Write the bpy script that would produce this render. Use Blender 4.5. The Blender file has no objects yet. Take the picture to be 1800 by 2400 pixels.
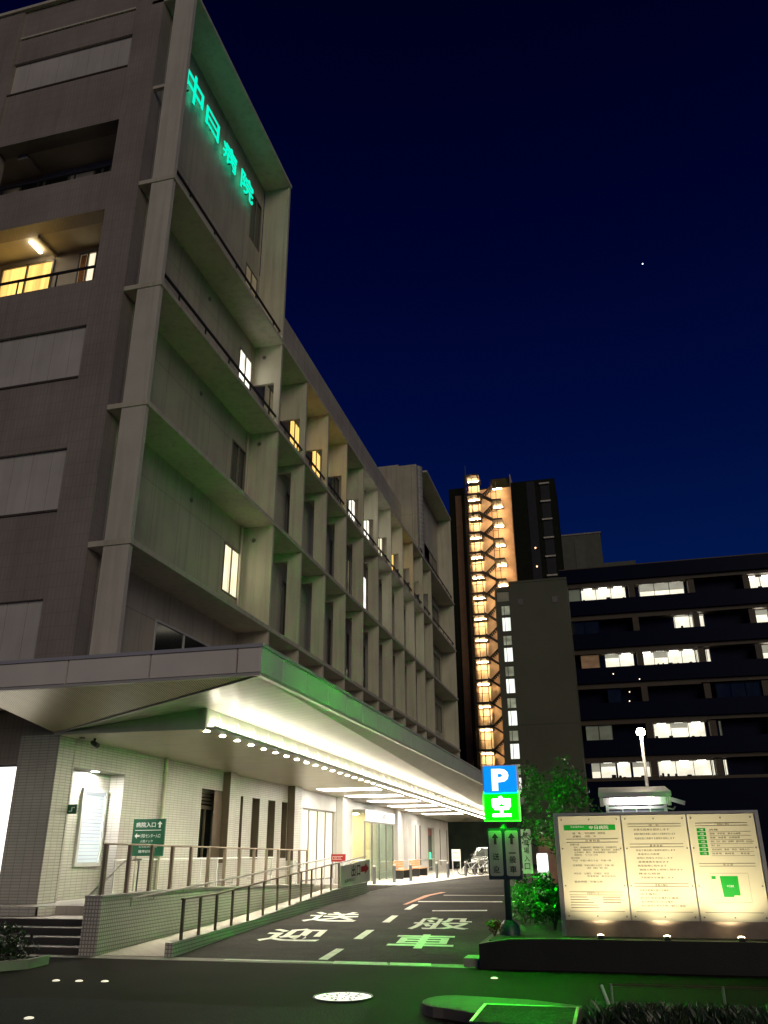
import bpy, math, random
from mathutils import Vector, Matrix
random.seed(7)
R = math.radians
C = bpy.context.scene.collection
S = bpy.context.scene
# ------------------------------------------------------------------ camera, sky, street fill light, exposure
yaw, pitch, roll = 0.2514156, 0.3923355, -0.0072117
cam_d = bpy.data.cameras.new('camera')
cam_d.sensor_fit = 'VERTICAL'; cam_d.sensor_height = 36.0
cam_d.lens = 1915.57 / 2400 * 36.0
cam_d.clip_start = 0.1; cam_d.clip_end = 6000
cam = bpy.data.objects.new('camera', cam_d); C.objects.link(cam); S.camera = cam
r = Vector((math.cos(yaw), math.sin(yaw), 0)); f = Vector((-math.sin(yaw), math.cos(yaw), 0)); u = Vector((0, 0, 1))
f, u = f * math.cos(pitch) + u * math.sin(pitch), -f * math.sin(pitch) + u * math.cos(pitch)
r, u = r * math.cos(roll) + u * math.sin(roll), -r * math.sin(roll) + u * math.cos(roll)
cam.matrix_world = Matrix(((r.x, u.x, -f.x, 0), (r.y, u.y, -f.y, 0), (r.z, u.z, -f.z, 1.5), (0, 0, 0, 1)))

W = bpy.data.worlds.new('World'); S.world = W; W.use_nodes = True
nt = W.node_tree; nt.nodes.clear()
wo = nt.nodes.new('ShaderNodeOutputWorld'); wb = nt.nodes.new('ShaderNodeBackground')
sky = nt.nodes.new('ShaderNodeTexSky'); sky.sky_type = 'NISHITA'; sky.sun_disc = False
sky.sun_elevation = R(-5.0); sky.sun_rotation = R(-35); sky.altitude = 50; sky.ozone_density = 6.0; sky.air_density = 1.0; sky.dust_density = 0.4
tint = nt.nodes.new('ShaderNodeMix'); tint.data_type = 'RGBA'; tint.blend_type = 'MULTIPLY'; tint.inputs[0].default_value = 1
SKY_TINT = (0.16, 0.32, 1.0, 1); SKY_STR = 0.15
tint.inputs[7].default_value = SKY_TINT
nt.links.new(sky.outputs[0], tint.inputs[6])
wtc = nt.nodes.new('ShaderNodeTexCoord'); wsp = nt.nodes.new('ShaderNodeSeparateXYZ'); wr = nt.nodes.new('ShaderNodeValToRGB'); wad = nt.nodes.new('ShaderNodeMix')
wad.data_type = 'RGBA'; wad.blend_type = 'ADD'; wad.inputs[0].default_value = 1
nt.links.new(wtc.outputs['Generated'], wsp.inputs[0]); nt.links.new(wsp.outputs[2], wr.inputs[0])
els = wr.color_ramp.elements                      # blue hour: navy low in the sky, almost black overhead
els[0].position = 0.05; els[0].color = (0.004, 0.10, 0.56, 1); els[1].position = 0.95; els[1].color = (0.001, 0.001, 0.03, 1)
for p, c in ((0.28, (0.002, 0.058, 0.43, 1)), (0.44, (0.001, 0.024, 0.27, 1)), (0.64, (0.0005, 0.007, 0.14, 1)), (0.84, (0.0003, 0.0015, 0.055, 1))):
    e = els.new(p); e.color = c
nt.links.new(wr.outputs[0], wad.inputs[6]); nt.links.new(tint.outputs[2], wad.inputs[7]); nt.links.new(wad.outputs[2], wb.inputs[0])
wb.inputs[1].default_value = SKY_STR
nt.links.new(wb.outputs[0], wo.inputs[0])

street_fill_d = bpy.data.lights.new('street_fill', 'SUN'); street_fill_d.energy = 0.56; street_fill_d.angle = R(30); street_fill_d.color = (1.0, 0.86, 0.66)  # weak wide light standing in for unseen street lamps behind the camera
street_fill = bpy.data.objects.new('street_fill', street_fill_d); C.objects.link(street_fill)
street_fill.rotation_euler = Vector((-0.55, 0.85, -0.36)).to_track_quat('-Z', 'Y').to_euler()

S.view_settings.view_transform = 'Standard'; S.view_settings.look = 'None'
S.view_settings.exposure = 0.0; S.view_settings.gamma = 1.0
S.render.engine = 'CYCLES'
S.cycles.use_denoising = True
S.cycles.max_bounces = 6; S.cycles.diffuse_bounces = 4; S.cycles.glossy_bounces = 3; S.cycles.transmission_bounces = 4
S.cycles.sample_clamp_indirect = 4.0
S.cycles.caustics_reflective = False; S.cycles.caustics_refractive = False

# ------------------------------------------------------------------ helpers
class MB:
    def __init__(s): s.v = []; s.f = []
    def add(s, vs, fs):
        n = len(s.v); s.v += [tuple(p) for p in vs]; s.f += [tuple(i + n for i in q) for q in fs]; return s
    def box(s, x0, x1, y0, y1, z0, z1):
        vs = [(x, y, z) for z in (z0, z1) for y in (y0, y1) for x in (x0, x1)]
        return s.add(vs, [(0, 2, 3, 1), (4, 5, 7, 6), (0, 1, 5, 4), (2, 6, 7, 3), (0, 4, 6, 2), (1, 3, 7, 5)])
    def obox(s, p, a, b, c):          # oriented box: corner p and three edge vectors
        p, a, b, c = map(Vector, (p, a, b, c))
        vs = [p + a * i + b * j + c * k for k in (0, 1) for j in (0, 1) for i in (0, 1)]
        return s.add(vs, [(0, 2, 3, 1), (4, 5, 7, 6), (0, 1, 5, 4), (2, 6, 7, 3), (0, 4, 6, 2), (1, 3, 7, 5)])
    def poly(s, *ps): return s.add(ps, [tuple(range(len(ps)))])
    def slab(s, ps, d):               # polygon ps thickened by vector d
        d = Vector(d); n = len(ps); a = [Vector(p) for p in ps]; b = [p + d for p in a]
        return s.add(a + b, [tuple(range(n)), tuple(range(2 * n - 1, n - 1, -1))] + [(i, i + n, (i + 1) % n + n, (i + 1) % n) for i in range(n)])
    def tube(s, p0, p1, rad, n=8, r1=None):
        p0, p1 = Vector(p0), Vector(p1); d = (p1 - p0).normalized()
        a = d.orthogonal().normalized(); b = d.cross(a); r1 = rad if r1 is None else r1
        ring = [(math.cos(2 * math.pi * i / n), math.sin(2 * math.pi * i / n)) for i in range(n)]
        vs = [p0 + (a * c + b * e) * rad for c, e in ring] + [p1 + (a * c + b * e) * r1 for c, e in ring]
        return s.add(vs, [(i, (i + 1) % n, (i + 1) % n + n, i + n) for i in range(n)] + [tuple(range(n - 1, -1, -1)), tuple(range(n, 2 * n))])
    def path(s, ps, rad, n=6):
        for a, b in zip(ps, ps[1:]): s.tube(a, b, rad, n)
        return s
    def disk(s, c, rad, n=20, nrm=(0, 0, 1), d=0.0):
        nrm = Vector(nrm); a = nrm.orthogonal().normalized(); b = nrm.cross(a); c = Vector(c)
        ps = [c + (a * math.cos(2 * math.pi * i / n) + b * math.sin(2 * math.pi * i / n)) * rad for i in range(n)]
        return s.slab(ps, nrm * -d) if d else s.poly(*ps)
    def lathe(s, prof, c, n=14):      # prof: (radius, z)
        vs = [(c[0] + q * math.cos(2 * math.pi * i / n), c[1] + q * math.sin(2 * math.pi * i / n), c[2] + z) for q, z in prof for i in range(n)]
        fs = [(k * n + i, k * n + (i + 1) % n, (k + 1) * n + (i + 1) % n, (k + 1) * n + i) for k in range(len(prof) - 1) for i in range(n)]
        return s.add(vs, fs)
    def torus(s, c, nrm, rad, t, n=24, m=6):
        nrm = Vector(nrm).normalized(); a = nrm.orthogonal().normalized(); b = nrm.cross(a); c = Vector(c); vs = []
        for i in range(n):
            th = 2 * math.pi * i / n; e = a * math.cos(th) + b * math.sin(th)
            for j in range(m):
                ph = 2 * math.pi * j / m; vs.append(c + e * (rad + t * math.cos(ph)) + nrm * t * math.sin(ph))
        return s.add(vs, [(i * m + j, ((i + 1) % n) * m + j, ((i + 1) % n) * m + (j + 1) % m, i * m + (j + 1) % m) for i in range(n) for j in range(m)])
    def ring(s, axis, pos, d, a0, a1, z0, z1, t):   # window frame: four bars butted end to end
        for q in ((a0, a1, z0, z0 + t), (a0, a1, z1 - t, z1), (a0, a0 + t, z0 + t, z1 - t), (a1 - t, a1, z0 + t, z1 - t)): s.pl(axis, pos, d, *q)
        return s
    def pl(s, axis, pos, d, a0, a1, z0, z1):        # plate on plane axis=pos, thickness d (towards +axis)
        lo, hi = min(pos, pos + d), max(pos, pos + d)
        return s.box(lo, hi, a0, a1, z0, z1) if axis == 'x' else s.box(a0, a1, lo, hi, z0, z1)
    def wall(s, axis, pos, d, a0, a1, z0, z1, holes):   # wall with rectangular openings, as butted boxes
        zs = sorted({z0, z1} | {min(max(z, z0), z1) for h in holes for z in h[2:]})
        for za, zb in zip(zs, zs[1:]):
            if zb - za < 1e-6: continue
            hs = sorted((h[0], h[1]) for h in holes if h[2] < zb - 1e-6 and h[3] > za + 1e-6)
            a = a0
            for h0, h1 in hs:
                if h0 > a: s.pl(axis, pos, d, a, h0, za, zb)
                a = max(a, h1)
            if a1 > a: s.pl(axis, pos, d, a, a1, za, zb)
        return s

def arrow(mb, c, right, up, n, L, w):
    """solid arrow of length L pointing along up, centred at c, raised by vector n"""
    c, right, up = Vector(c), Vector(right), Vector(up)
    q = [(-.18, -.5), (.18, -.5), (.18, .05), (.5, .05), (0, .5), (-.5, .05), (-.18, .05)]
    return mb.slab([c + right * (x * w) + up * (y * L) for x, y in q], n)
_txt = {}
def text_geo(body, bold):
    k = (body, bold)
    if k not in _txt:
        c = bpy.data.curves.new('lettering', 'FONT'); c.body = body; c.offset = bold; c.resolution_u = 3
        o = bpy.data.objects.new('lettering', c); C.objects.link(o)
        m = bpy.data.meshes.new_from_object(o.evaluated_get(bpy.context.evaluated_depsgraph_get()))
        vs = [(v.co.x, v.co.y) for v in m.vertices]; fs = [tuple(p.vertices) for p in m.polygons]
        bpy.data.objects.remove(o); bpy.data.curves.remove(c); bpy.data.meshes.remove(m)
        x0 = min(v[0] for v in vs); x1 = max(v[0] for v in vs); y0 = min(v[1] for v in vs); y1 = max(v[1] for v in vs)
        _txt[k] = ([((x - x0) / (x1 - x0), (y - y0) / (y1 - y0)) for x, y in vs], fs, (x1 - x0) / (y1 - y0))
    return _txt[k]
def text(mb, body, o, right, up, w, h, bold=0.0, d=0.0, fit=True):
    """lettering filling the w x h box whose lower left corner is o; d = raised thickness"""
    vs, fs, asp = text_geo(body, bold); o, right, up = Vector(o), Vector(right).normalized(), Vector(up).normalized()
    if not fit: w = min(w, h * asp)
    n = right.cross(up)
    P = [o + right * (x * w) + up * (y * h) + n * d for x, y in vs]
    mb.add(P, fs)
    if d:
        cnt = {}
        for q in fs:
            for a, b in zip(q, q[1:] + q[:1]): cnt[(a, b)] = 1
        edges = [(a, b) for (a, b) in cnt if (b, a) not in cnt]
        base = len(mb.v); mb.v += [tuple(p) for p in P] + [tuple(p - n * d) for p in P]
        k = len(P); mb.f += [(base + b, base + a, base + a + k, base + b + k) for a, b in edges]
    return mb

def base(o):
    while o.parent: o = o.parent
    return Vector(o.location)
def obj(name, mb, m, parent=None, smooth=False, label=None):
    me = bpy.data.meshes.new(name); off = base(parent) if parent else Vector((0, 0, 0))
    me.from_pydata([tuple(Vector(p) - off) for p in mb.v], [], mb.f); me.update()
    if smooth: me.polygons.foreach_set('use_smooth', [True] * len(me.polygons))
    me.materials.append(m)
    o = bpy.data.objects.new(name, me); C.objects.link(o)
    if parent: o.parent = parent
    if label: o['label'] = label
    return o
def thing(name, label, cat, loc=(0, 0, 0), group=None):
    o = bpy.data.objects.new(name, None); C.objects.link(o); o.location = loc; o.empty_display_size = 0.2
    o['label'] = label; o['category'] = cat
    if group: o['group'] = group
    return o
def tag(o, label, cat, group=None, kind=None):
    o['label'] = label; o['category'] = cat
    if group: o['group'] = group
    if kind: o['kind'] = kind
    return o
def struct(name, mb, m):
    o = obj(name, mb, m); o['kind'] = 'structure'; return o
def dup(root, loc, label, group=None):
    c = root.copy(); C.objects.link(c); c.location = loc; c['label'] = label
    if group: c['group'] = group
    for ch in list(root.children):
        d = ch.copy(); C.objects.link(d); d.parent = c
        for g in list(ch.children):
            e = g.copy(); C.objects.link(e); e.parent = d
    return c
def lamp(kind, loc, power, col, parent, size=0.1, aim=None, spot=None, name='lamp'):
    d = bpy.data.lights.new(name, kind); d.energy = power; d.color = col
    if kind == 'AREA': d.size = size
    else: d.shadow_soft_size = size
    if spot: d.spot_size = R(spot); d.spot_blend = 0.6
    o = bpy.data.objects.new(name, d); C.objects.link(o); off = base(parent); o.parent = parent; o.location = Vector(loc) - off
    if aim is not None: o.rotation_euler = (Vector(aim) - Vector(loc)).to_track_quat('-Z', 'Y').to_euler()
    return o

# ------------------------------------------------------------------ materials
def mat(name, col, rough=0.6, metal=0.0, var=0.12, scale=1.5, bump=0.0, bscale=60.0, spec=0.5):
    m = bpy.data.materials.new(name); m.use_nodes = True; n = m.node_tree; b = n.nodes['Principled BSDF']
    b.inputs['Roughness'].default_value = rough; b.inputs['Metallic'].default_value = metal; b.inputs['Specular IOR Level'].default_value = spec
    tc = n.nodes.new('ShaderNodeTexCoord'); ns = n.nodes.new('ShaderNodeTexNoise'); ns.inputs['Scale'].default_value = scale; ns.inputs['Detail'].default_value = 6
    n.links.new(tc.outputs['Object'], ns.inputs['Vector'])
    mp = n.nodes.new('ShaderNodeMapRange'); mp.inputs[1].default_value = 0.3; mp.inputs[2].default_value = 0.7; mp.inputs[3].default_value = 1 - var; mp.inputs[4].default_value = 1 + var
    n.links.new(ns.outputs['Fac'], mp.inputs[0])
    mx = n.nodes.new('ShaderNodeVectorMath'); mx.operation = 'SCALE'; mx.inputs[0].default_value = col[:3]
    n.links.new(mp.outputs[0], mx.inputs['Scale']); n.links.new(mx.outputs[0], b.inputs['Base Color'])
    if bump:
        n2 = n.nodes.new('ShaderNodeTexNoise'); n2.inputs['Scale'].default_value = bscale; n2.inputs['Detail'].default_value = 4
        n.links.new(tc.outputs['Object'], n2.inputs['Vector'])
        bp = n.nodes.new('ShaderNodeBump'); bp.inputs['Strength'].default_value = bump; bp.inputs['Distance'].default_value = 0.02
        n.links.new(n2.outputs['Fac'], bp.inputs['Height']); n.links.new(bp.outputs[0], b.inputs['Normal'])
    return m
def weather(m, amt=0.22, col=(0.12, 0.10, 0.075)):
    """rain streaks: a vertically stretched noise stains the base colour"""
    n = m.node_tree; b = n.nodes['Principled BSDF']; src = b.inputs['Base Color'].links[0].from_socket
    tc = n.nodes.new('ShaderNodeTexCoord'); mp = n.nodes.new('ShaderNodeMapping'); mp.inputs['Scale'].default_value = (3.0, 3.0, 0.16); n.links.new(tc.outputs['Object'], mp.inputs[0])
    ns = n.nodes.new('ShaderNodeTexNoise'); ns.inputs['Scale'].default_value = 1.6; ns.inputs['Detail'].default_value = 8; ns.inputs['Roughness'].default_value = 0.65; n.links.new(mp.outputs[0], ns.inputs['Vector'])
    r_ = n.nodes.new('ShaderNodeMapRange'); r_.inputs[1].default_value = 0.48; r_.inputs[2].default_value = 0.78; r_.inputs[3].default_value = 0.0; r_.inputs[4].default_value = amt * 2; n.links.new(ns.outputs['Fac'], r_.inputs[0])
    mx = n.nodes.new('ShaderNodeMix'); mx.data_type = 'RGBA'; n.links.new(r_.outputs[0], mx.inputs[0]); n.links.new(src, mx.inputs[6]); mx.inputs[7].default_value = (*col, 1); n.links.new(mx.outputs[2], b.inputs['Base Color'])
    return m
def seams(m, pitch, gap=0.012, axis=1, dark=0.35):
    """dark joints across a flat sheet every `pitch` metres along an axis"""
    n = m.node_tree; b = n.nodes['Principled BSDF']; src = b.inputs['Base Color'].links[0].from_socket
    tc = n.nodes.new('ShaderNodeTexCoord'); sp = n.nodes.new('ShaderNodeSeparateXYZ'); n.links.new(tc.outputs['Object'], sp.inputs[0])
    md = n.nodes.new('ShaderNodeMath'); md.operation = 'PINGPONG'; md.inputs[1].default_value = pitch / 2; n.links.new(sp.outputs[axis], md.inputs[0])
    lt = n.nodes.new('ShaderNodeMath'); lt.operation = 'LESS_THAN'; lt.inputs[1].default_value = gap / 2; n.links.new(md.outputs[0], lt.inputs[0])
    fl = n.nodes.new('ShaderNodeMath'); fl.operation = 'MULTIPLY'; fl.inputs[1].default_value = 1 - dark; n.links.new(lt.outputs[0], fl.inputs[0])
    mx = n.nodes.new('ShaderNodeMix'); mx.data_type = 'RGBA'; n.links.new(fl.outputs[0], mx.inputs[0]); n.links.new(src, mx.inputs[6]); mx.inputs[7].default_value = (0.06, 0.055, 0.05, 1); n.links.new(mx.outputs[2], b.inputs['Base Color'])
    return m
def ground_mat(name, col, crack=0.0, patch=0.5, speck=0.6):
    """aggregate speckle, broad stains and patches, fine cracks"""
    m = bpy.data.materials.new(name); m.use_nodes = True; n = m.node_tree; b = n.nodes['Principled BSDF']; b.inputs['Roughness'].default_value = 0.82; b.inputs['Specular IOR Level'].default_value = 0.12
    tc = n.nodes.new('ShaderNodeTexCoord')
    def noise(sc, det=4):
        q = n.nodes.new('ShaderNodeTexNoise'); q.inputs['Scale'].default_value = sc; q.inputs['Detail'].default_value = det; n.links.new(tc.outputs['Object'], q.inputs['Vector']); return q.outputs['Fac']
    def rng(s, a0, a1, o0, o1):
        q = n.nodes.new('ShaderNodeMapRange'); q.inputs[1].default_value = a0; q.inputs[2].default_value = a1; q.inputs[3].default_value = o0; q.inputs[4].default_value = o1; n.links.new(s, q.inputs[0]); return q.outputs[0]
    def mul(x, y):
        q = n.nodes.new('ShaderNodeMath'); q.operation = 'MULTIPLY'; n.links.new(x, q.inputs[0]); n.links.new(y, q.inputs[1]); return q.outputs[0]
    f1 = noise(45, 3); k = mul(rng(f1, .35, .65, 1 - speck, 1 + speck), mul(rng(noise(.55, 7), .35, .65, 1 - patch, 1 + patch * .6), rng(noise(4, 6), .3, .7, .8, 1.2)))
    if crack:
        vo = n.nodes.new('ShaderNodeTexVoronoi'); vo.feature = 'DISTANCE_TO_EDGE'; vo.inputs['Scale'].default_value = .33
        wv = n.nodes.new('ShaderNodeVectorMath'); wv.operation = 'ADD'; ns = n.nodes.new('ShaderNodeTexNoise'); ns.inputs['Scale'].default_value = 1.2; ns.inputs['Detail'].default_value = 8; n.links.new(tc.outputs['Object'], ns.inputs['Vector']); n.links.new(tc.outputs['Object'], wv.inputs[0]); n.links.new(ns.outputs['Color'], wv.inputs[1]); n.links.new(wv.outputs[0], vo.inputs['Vector'])
        k = mul(k, rng(vo.outputs['Distance'], 0, .012, 1 - crack, 1))
    mx = n.nodes.new('ShaderNodeVectorMath'); mx.operation = 'SCALE'; mx.inputs[0].default_value = col; n.links.new(k, mx.inputs['Scale']); n.links.new(mx.outputs[0], b.inputs['Base Color'])
    bp = n.nodes.new('ShaderNodeBump'); bp.inputs['Strength'].default_value = .8; bp.inputs['Distance'].default_value = .012; n.links.new(f1, bp.inputs['Height']); n.links.new(bp.outputs[0], b.inputs['Normal'])
    return m
def tile(name, c1, c2, mortar, w, h, gap, rough=0.45, offset=0.0, bump=0.5):
    """tiles or panels with joints; runs along walls that face x or y"""
    m = bpy.data.materials.new(name); m.use_nodes = True; n = m.node_tree; b = n.nodes['Principled BSDF']; b.inputs['Roughness'].default_value = rough
    tc = n.nodes.new('ShaderNodeTexCoord'); sp = n.nodes.new('ShaderNodeSeparateXYZ'); ad = n.nodes.new('ShaderNodeMath'); cb = n.nodes.new('ShaderNodeCombineXYZ')
    n.links.new(tc.outputs['Object'], sp.inputs[0]); n.links.new(sp.outputs[0], ad.inputs[0]); n.links.new(sp.outputs[1], ad.inputs[1])
    n.links.new(ad.outputs[0], cb.inputs[0]); n.links.new(sp.outputs[2], cb.inputs[1])
    br = n.nodes.new('ShaderNodeTexBrick'); br.offset = offset; br.inputs['Scale'].default_value = 1.0
    br.inputs['Brick Width'].default_value = w; br.inputs['Row Height'].default_value = h; br.inputs['Mortar Size'].default_value = gap; br.inputs['Mortar Smooth'].default_value = 0.1
    br.inputs['Color1'].default_value = (*c1, 1); br.inputs['Color2'].default_value = (*c2, 1); br.inputs['Mortar'].default_value = (*mortar, 1)
    n.links.new(cb.outputs[0], br.inputs['Vector'])
    ns = n.nodes.new('ShaderNodeTexNoise'); ns.inputs['Scale'].default_value = 0.7; ns.inputs['Detail'].default_value = 7; n.links.new(tc.outputs['Object'], ns.inputs['Vector'])
    mp = n.nodes.new('ShaderNodeMapRange'); mp.inputs[1].default_value = 0.3; mp.inputs[2].default_value = 0.7; mp.inputs[3].default_value = 0.85; mp.inputs[4].default_value = 1.1
    n.links.new(ns.outputs['Fac'], mp.inputs[0])
    mx = n.nodes.new('ShaderNodeVectorMath'); mx.operation = 'SCALE'; n.links.new(br.outputs['Color'], mx.inputs[0]); n.links.new(mp.outputs[0], mx.inputs['Scale'])
    n.links.new(mx.outputs[0], b.inputs['Base Color'])
    bp = n.nodes.new('ShaderNodeBump'); bp.invert = True; bp.inputs['Strength'].default_value = bump; bp.inputs['Distance'].default_value = 0.01
    n.links.new(br.outputs['Fac'], bp.inputs['Height']); n.links.new(bp.outputs[0], b.inputs['Normal'])
    return m
def glow(name, col, strength, pattern=None, amt=0.4):
    """something that gives off light; pattern 'curtain' = hanging folds, 'room' = blotchy lit interior"""
    m = bpy.data.materials.new(name); m.use_nodes = True; n = m.node_tree; b = n.nodes['Principled BSDF']
    b.inputs['Base Color'].default_value = (*[min(0.8, c * 0.5) for c in col], 1); b.inputs['Roughness'].default_value = 0.5
    b.inputs['Emission Color'].default_value = (*col, 1); b.inputs['Emission Strength'].default_value = strength
    if pattern:
        tc = n.nodes.new('ShaderNodeTexCoord'); mpg = n.nodes.new('ShaderNodeMapping'); n.links.new(tc.outputs['Object'], mpg.inputs[0])
        mpg.inputs['Scale'].default_value = (9, 9, 0.25) if pattern == 'curtain' else (0.9, 0.9, 1.6)
        ns = n.nodes.new('ShaderNodeTexNoise'); ns.inputs['Scale'].default_value = 1.0; ns.inputs['Detail'].default_value = 3; n.links.new(mpg.outputs[0], ns.inputs['Vector'])
        mp = n.nodes.new('ShaderNodeMapRange'); mp.inputs[1].default_value = 0.3; mp.inputs[2].default_value = 0.7; mp.inputs[3].default_value = strength * (1 - amt); mp.inputs[4].default_value = strength * (1 + amt)
        n.links.new(ns.outputs['Fac'], mp.inputs[0]); n.links.new(mp.outputs[0], b.inputs['Emission Strength'])
    return m

M = {}
M['tile_street'] = tile('street_face_tile', (0.36, 0.315, 0.275), (0.34, 0.295, 0.26), (0.30, 0.262, 0.23), 0.10, 0.30, 0.012, bump=0.15)
M['tile_cream'] = tile('street_lit_wall_tile', (0.66, 0.63, 0.58), (0.60, 0.57, 0.53), (0.40, 0.38, 0.35), 0.20, 0.055, 0.008)
M['tile_grid'] = tile('square_grid_tile', (0.72, 0.69, 0.62), (0.66, 0.63, 0.57), (0.30, 0.285, 0.25), 0.055, 0.055, 0.009)
M['panel'] = tile('facade_panel', (0.58, 0.53, 0.41), (0.56, 0.51, 0.395), (0.38, 0.345, 0.27), 1.32, 3.45, 0.014)
M['frame_white'] = mat('painted_concrete', (0.66, 0.62, 0.50), 0.55, var=0.08, scale=0.8, bump=0.1)
M['soffit'] = mat('painted_soffit', (0.60, 0.57, 0.44), 0.6, var=0.06)
M['screen'] = mat('grey_screen_panel', (0.60, 0.57, 0.53), 0.4, var=0.10, scale=0.9)
M['alu'] = mat('aluminium_cladding', (0.62, 0.61, 0.60), 0.38, 0.35, var=0.05)
M['alu_dark'] = mat('canopy_fascia_metal', (0.78, 0.73, 0.69), 0.5, 0.0, var=0.06, spec=0.2)
M['ceil'] = mat('ceiling_metal', (0.66, 0.62, 0.55), 0.30, 0.25, var=0.05)
M['steel'] = mat('brushed_steel', (0.62, 0.60, 0.56), 0.3, 0.9, var=0.08, scale=8)
M['bronze'] = mat('dark_bronze_metal', (0.16, 0.12, 0.09), 0.42, 0.5, var=0.15)
M['rail_red'] = mat('brown_rail_metal', (0.36, 0.27, 0.21), 0.4, 0.45, var=0.12)
M['black'] = mat('black_metal', (0.02, 0.02, 0.02), 0.4, var=0.2)
M['dkglass'] = mat('dark_window_glass', (0.015, 0.02, 0.02), 0.08, var=0.3, spec=0.8)
M['winframe'] = mat('window_frame_metal', (0.22, 0.21, 0.19), 0.4, 0.4)
M['winframe_w'] = mat('white_window_frame', (0.72, 0.72, 0.70), 0.4)
M['asphalt'] = ground_mat('asphalt', (0.030, 0.0275, 0.024), crack=0.55)
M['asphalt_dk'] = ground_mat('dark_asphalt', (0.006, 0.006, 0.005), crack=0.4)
M['pave'] = tile('sidewalk_paving', (0.027, 0.022, 0.0135), (0.023, 0.019, 0.012), (0.017, 0.014, 0.009), 0.30, 0.30, 0.008, rough=0.7)
for _x in M['pave'].node_tree.nodes:
    if _x.type == 'BSDF_PRINCIPLED': _x.inputs['Specular IOR Level'].default_value = 0.08; _x.inputs['Roughness'].default_value = 0.9
M['apron'] = tile('apron_paving', (0.55, 0.51, 0.45), (0.50, 0.46, 0.41), (0.35, 0.33, 0.30), 0.3, 0.3, 0.006, rough=0.6)
for k_ in ('panel', 'frame_white', 'tile_street'): weather(M[k_], 0.20 if k_ != 'tile_street' else 0.14)
weather(M['screen'], 0.1)
M['plank'] = seams(mat('soffit_planks', (0.76, 0.72, 0.62), 0.32, 0.1, var=0.06), 0.30, 0.012, 1, 0.45)
M['ceil_seam'] = seams(mat('ceiling_sheets', (0.64, 0.58, 0.45), 0.30, 0.35, var=0.06), 1.32, 0.014, 1, 0.3)
M['concrete'] = mat('concrete', (0.30, 0.28, 0.25), 0.75, var=0.2, bump=0.25)
M['step_dk'] = mat('dark_step_stone', (0.05, 0.048, 0.045), 0.6, var=0.25)
M['nosing'] = mat('pale_step_nosing', (0.42, 0.39, 0.36), 0.6)
M['paint'] = mat('road_paint', (0.78, 0.77, 0.70), 0.7, var=0.16, scale=9)
weather(M['paint'], 0.0)
_q = [x for x in M['paint'].node_tree.nodes if x.type == 'TEX_NOISE'][-1]; _q.inputs['Scale'].default_value = 16
_mp = [x for x in M['paint'].node_tree.nodes if x.type == 'MAPPING'][-1]; _mp.inputs['Scale'].default_value = (1, 1, 1)
_r = [x for x in M['paint'].node_tree.nodes if x.type == 'MAP_RANGE'][-1]; _r.inputs[1].default_value = .60; _r.inputs[2].default_value = .68; _r.inputs[4].default_value = .6
M['paint_red'] = mat('worn_red_road_paint', (0.55, 0.24, 0.16), 0.75, var=0.25, scale=7)
M['white'] = mat('white_plastic', (0.78, 0.78, 0.76), 0.45, var=0.04)
M['ink'] = mat('dark_lettering', (0.03, 0.03, 0.03), 0.6)
M['soil'] = mat('soil', (0.035, 0.028, 0.02), 0.95, var=0.4, scale=12, bump=0.8)

# ------------------------------------------------------------------ the ground
def dz(y): return 0.0 if y < 13 else min(0.3, 0.02 * (y - 13))
g = MB(); g.box(-600, 600, -200, 1500, -0.62, -0.05)
struct('ground', g, M['asphalt_dk'])
g = MB(); g.box(-40, 30, 4.5, 12.62, -0.2, 0.0)
struct('sidewalk', g, M['pave'])
g = MB(); g.slab([(-40, 12.62, 0), (-9.2, 12.62, 0), (-9.2, 12.9, 0), (-40, 12.9, 0)], (0, 0, -0.2))
struct('sidewalk', g, M['concrete'])
g = MB()
ys = [12.95, 20, 28, 140]
pr = [(y, dz(y)) for y in ys]
for (a, za), (b, zb) in zip(pr, pr[1:]):
    g.add([(-11.5, a, za), (16, a, za), (16, b, zb), (-11.5, b, zb)], [(0, 1, 2, 3)])
struct('road', g, M['asphalt'])
g = MB(); g.box(-9.2, -2.0, 12.62, 12.95, -0.2, 0.002)
struct('kerb', g, M['concrete'])
# darker flat sheet laid over the sidewalk in the near corner
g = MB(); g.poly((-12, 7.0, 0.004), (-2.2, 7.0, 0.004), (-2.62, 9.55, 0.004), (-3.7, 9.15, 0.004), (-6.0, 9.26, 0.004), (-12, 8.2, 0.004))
struct('road', g, M['asphalt_dk'])  # the darker sheet over the sidewalk, not a carriageway
# paved apron in front of the entrance, sloping down from the podium level to the drive
g = MB()
g.slab([(-10.62, 14.95, 0.6), (-8.15, 14.95, 0.6), (-8.15, 24.5, 0.6), (-10.62, 24.5, 0.6)], (0, 0, -0.6))
g.slab([(-10.62, 24.5, 0.6), (-7.55, 24.5, 0.6), (-7.75, 32.0, 0.31), (-10.62, 32.0, 0.31)], (0, 0, -0.5))
g.slab([(-10.62, 32, 0.31), (-7.75, 32.0, 0.31), (-7.2, 36.0, 0.31), (-6.7, 43, 0.31), (-5.5, 47, 0.31), (-5.5, 60, 0.31), (-10.62, 60, 0.31)], (0, 0, -0.4))
g.slab([(-24, 14.3, 0.6), (-10.12, 14.3, 0.6), (-9.95, 14.95, 0.6), (-24, 14.95, 0.6)], (0, 0, -0.6))
g.slab([(-9.95, 14.95, 0.597), (-8.15, 14.95, 0.597), (-8.15, 14.6, 0.597), (-10.03, 14.6, 0.597)][::-1], (0, 0, -0.5))
struct('walkway', g, M['apron'])
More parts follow.
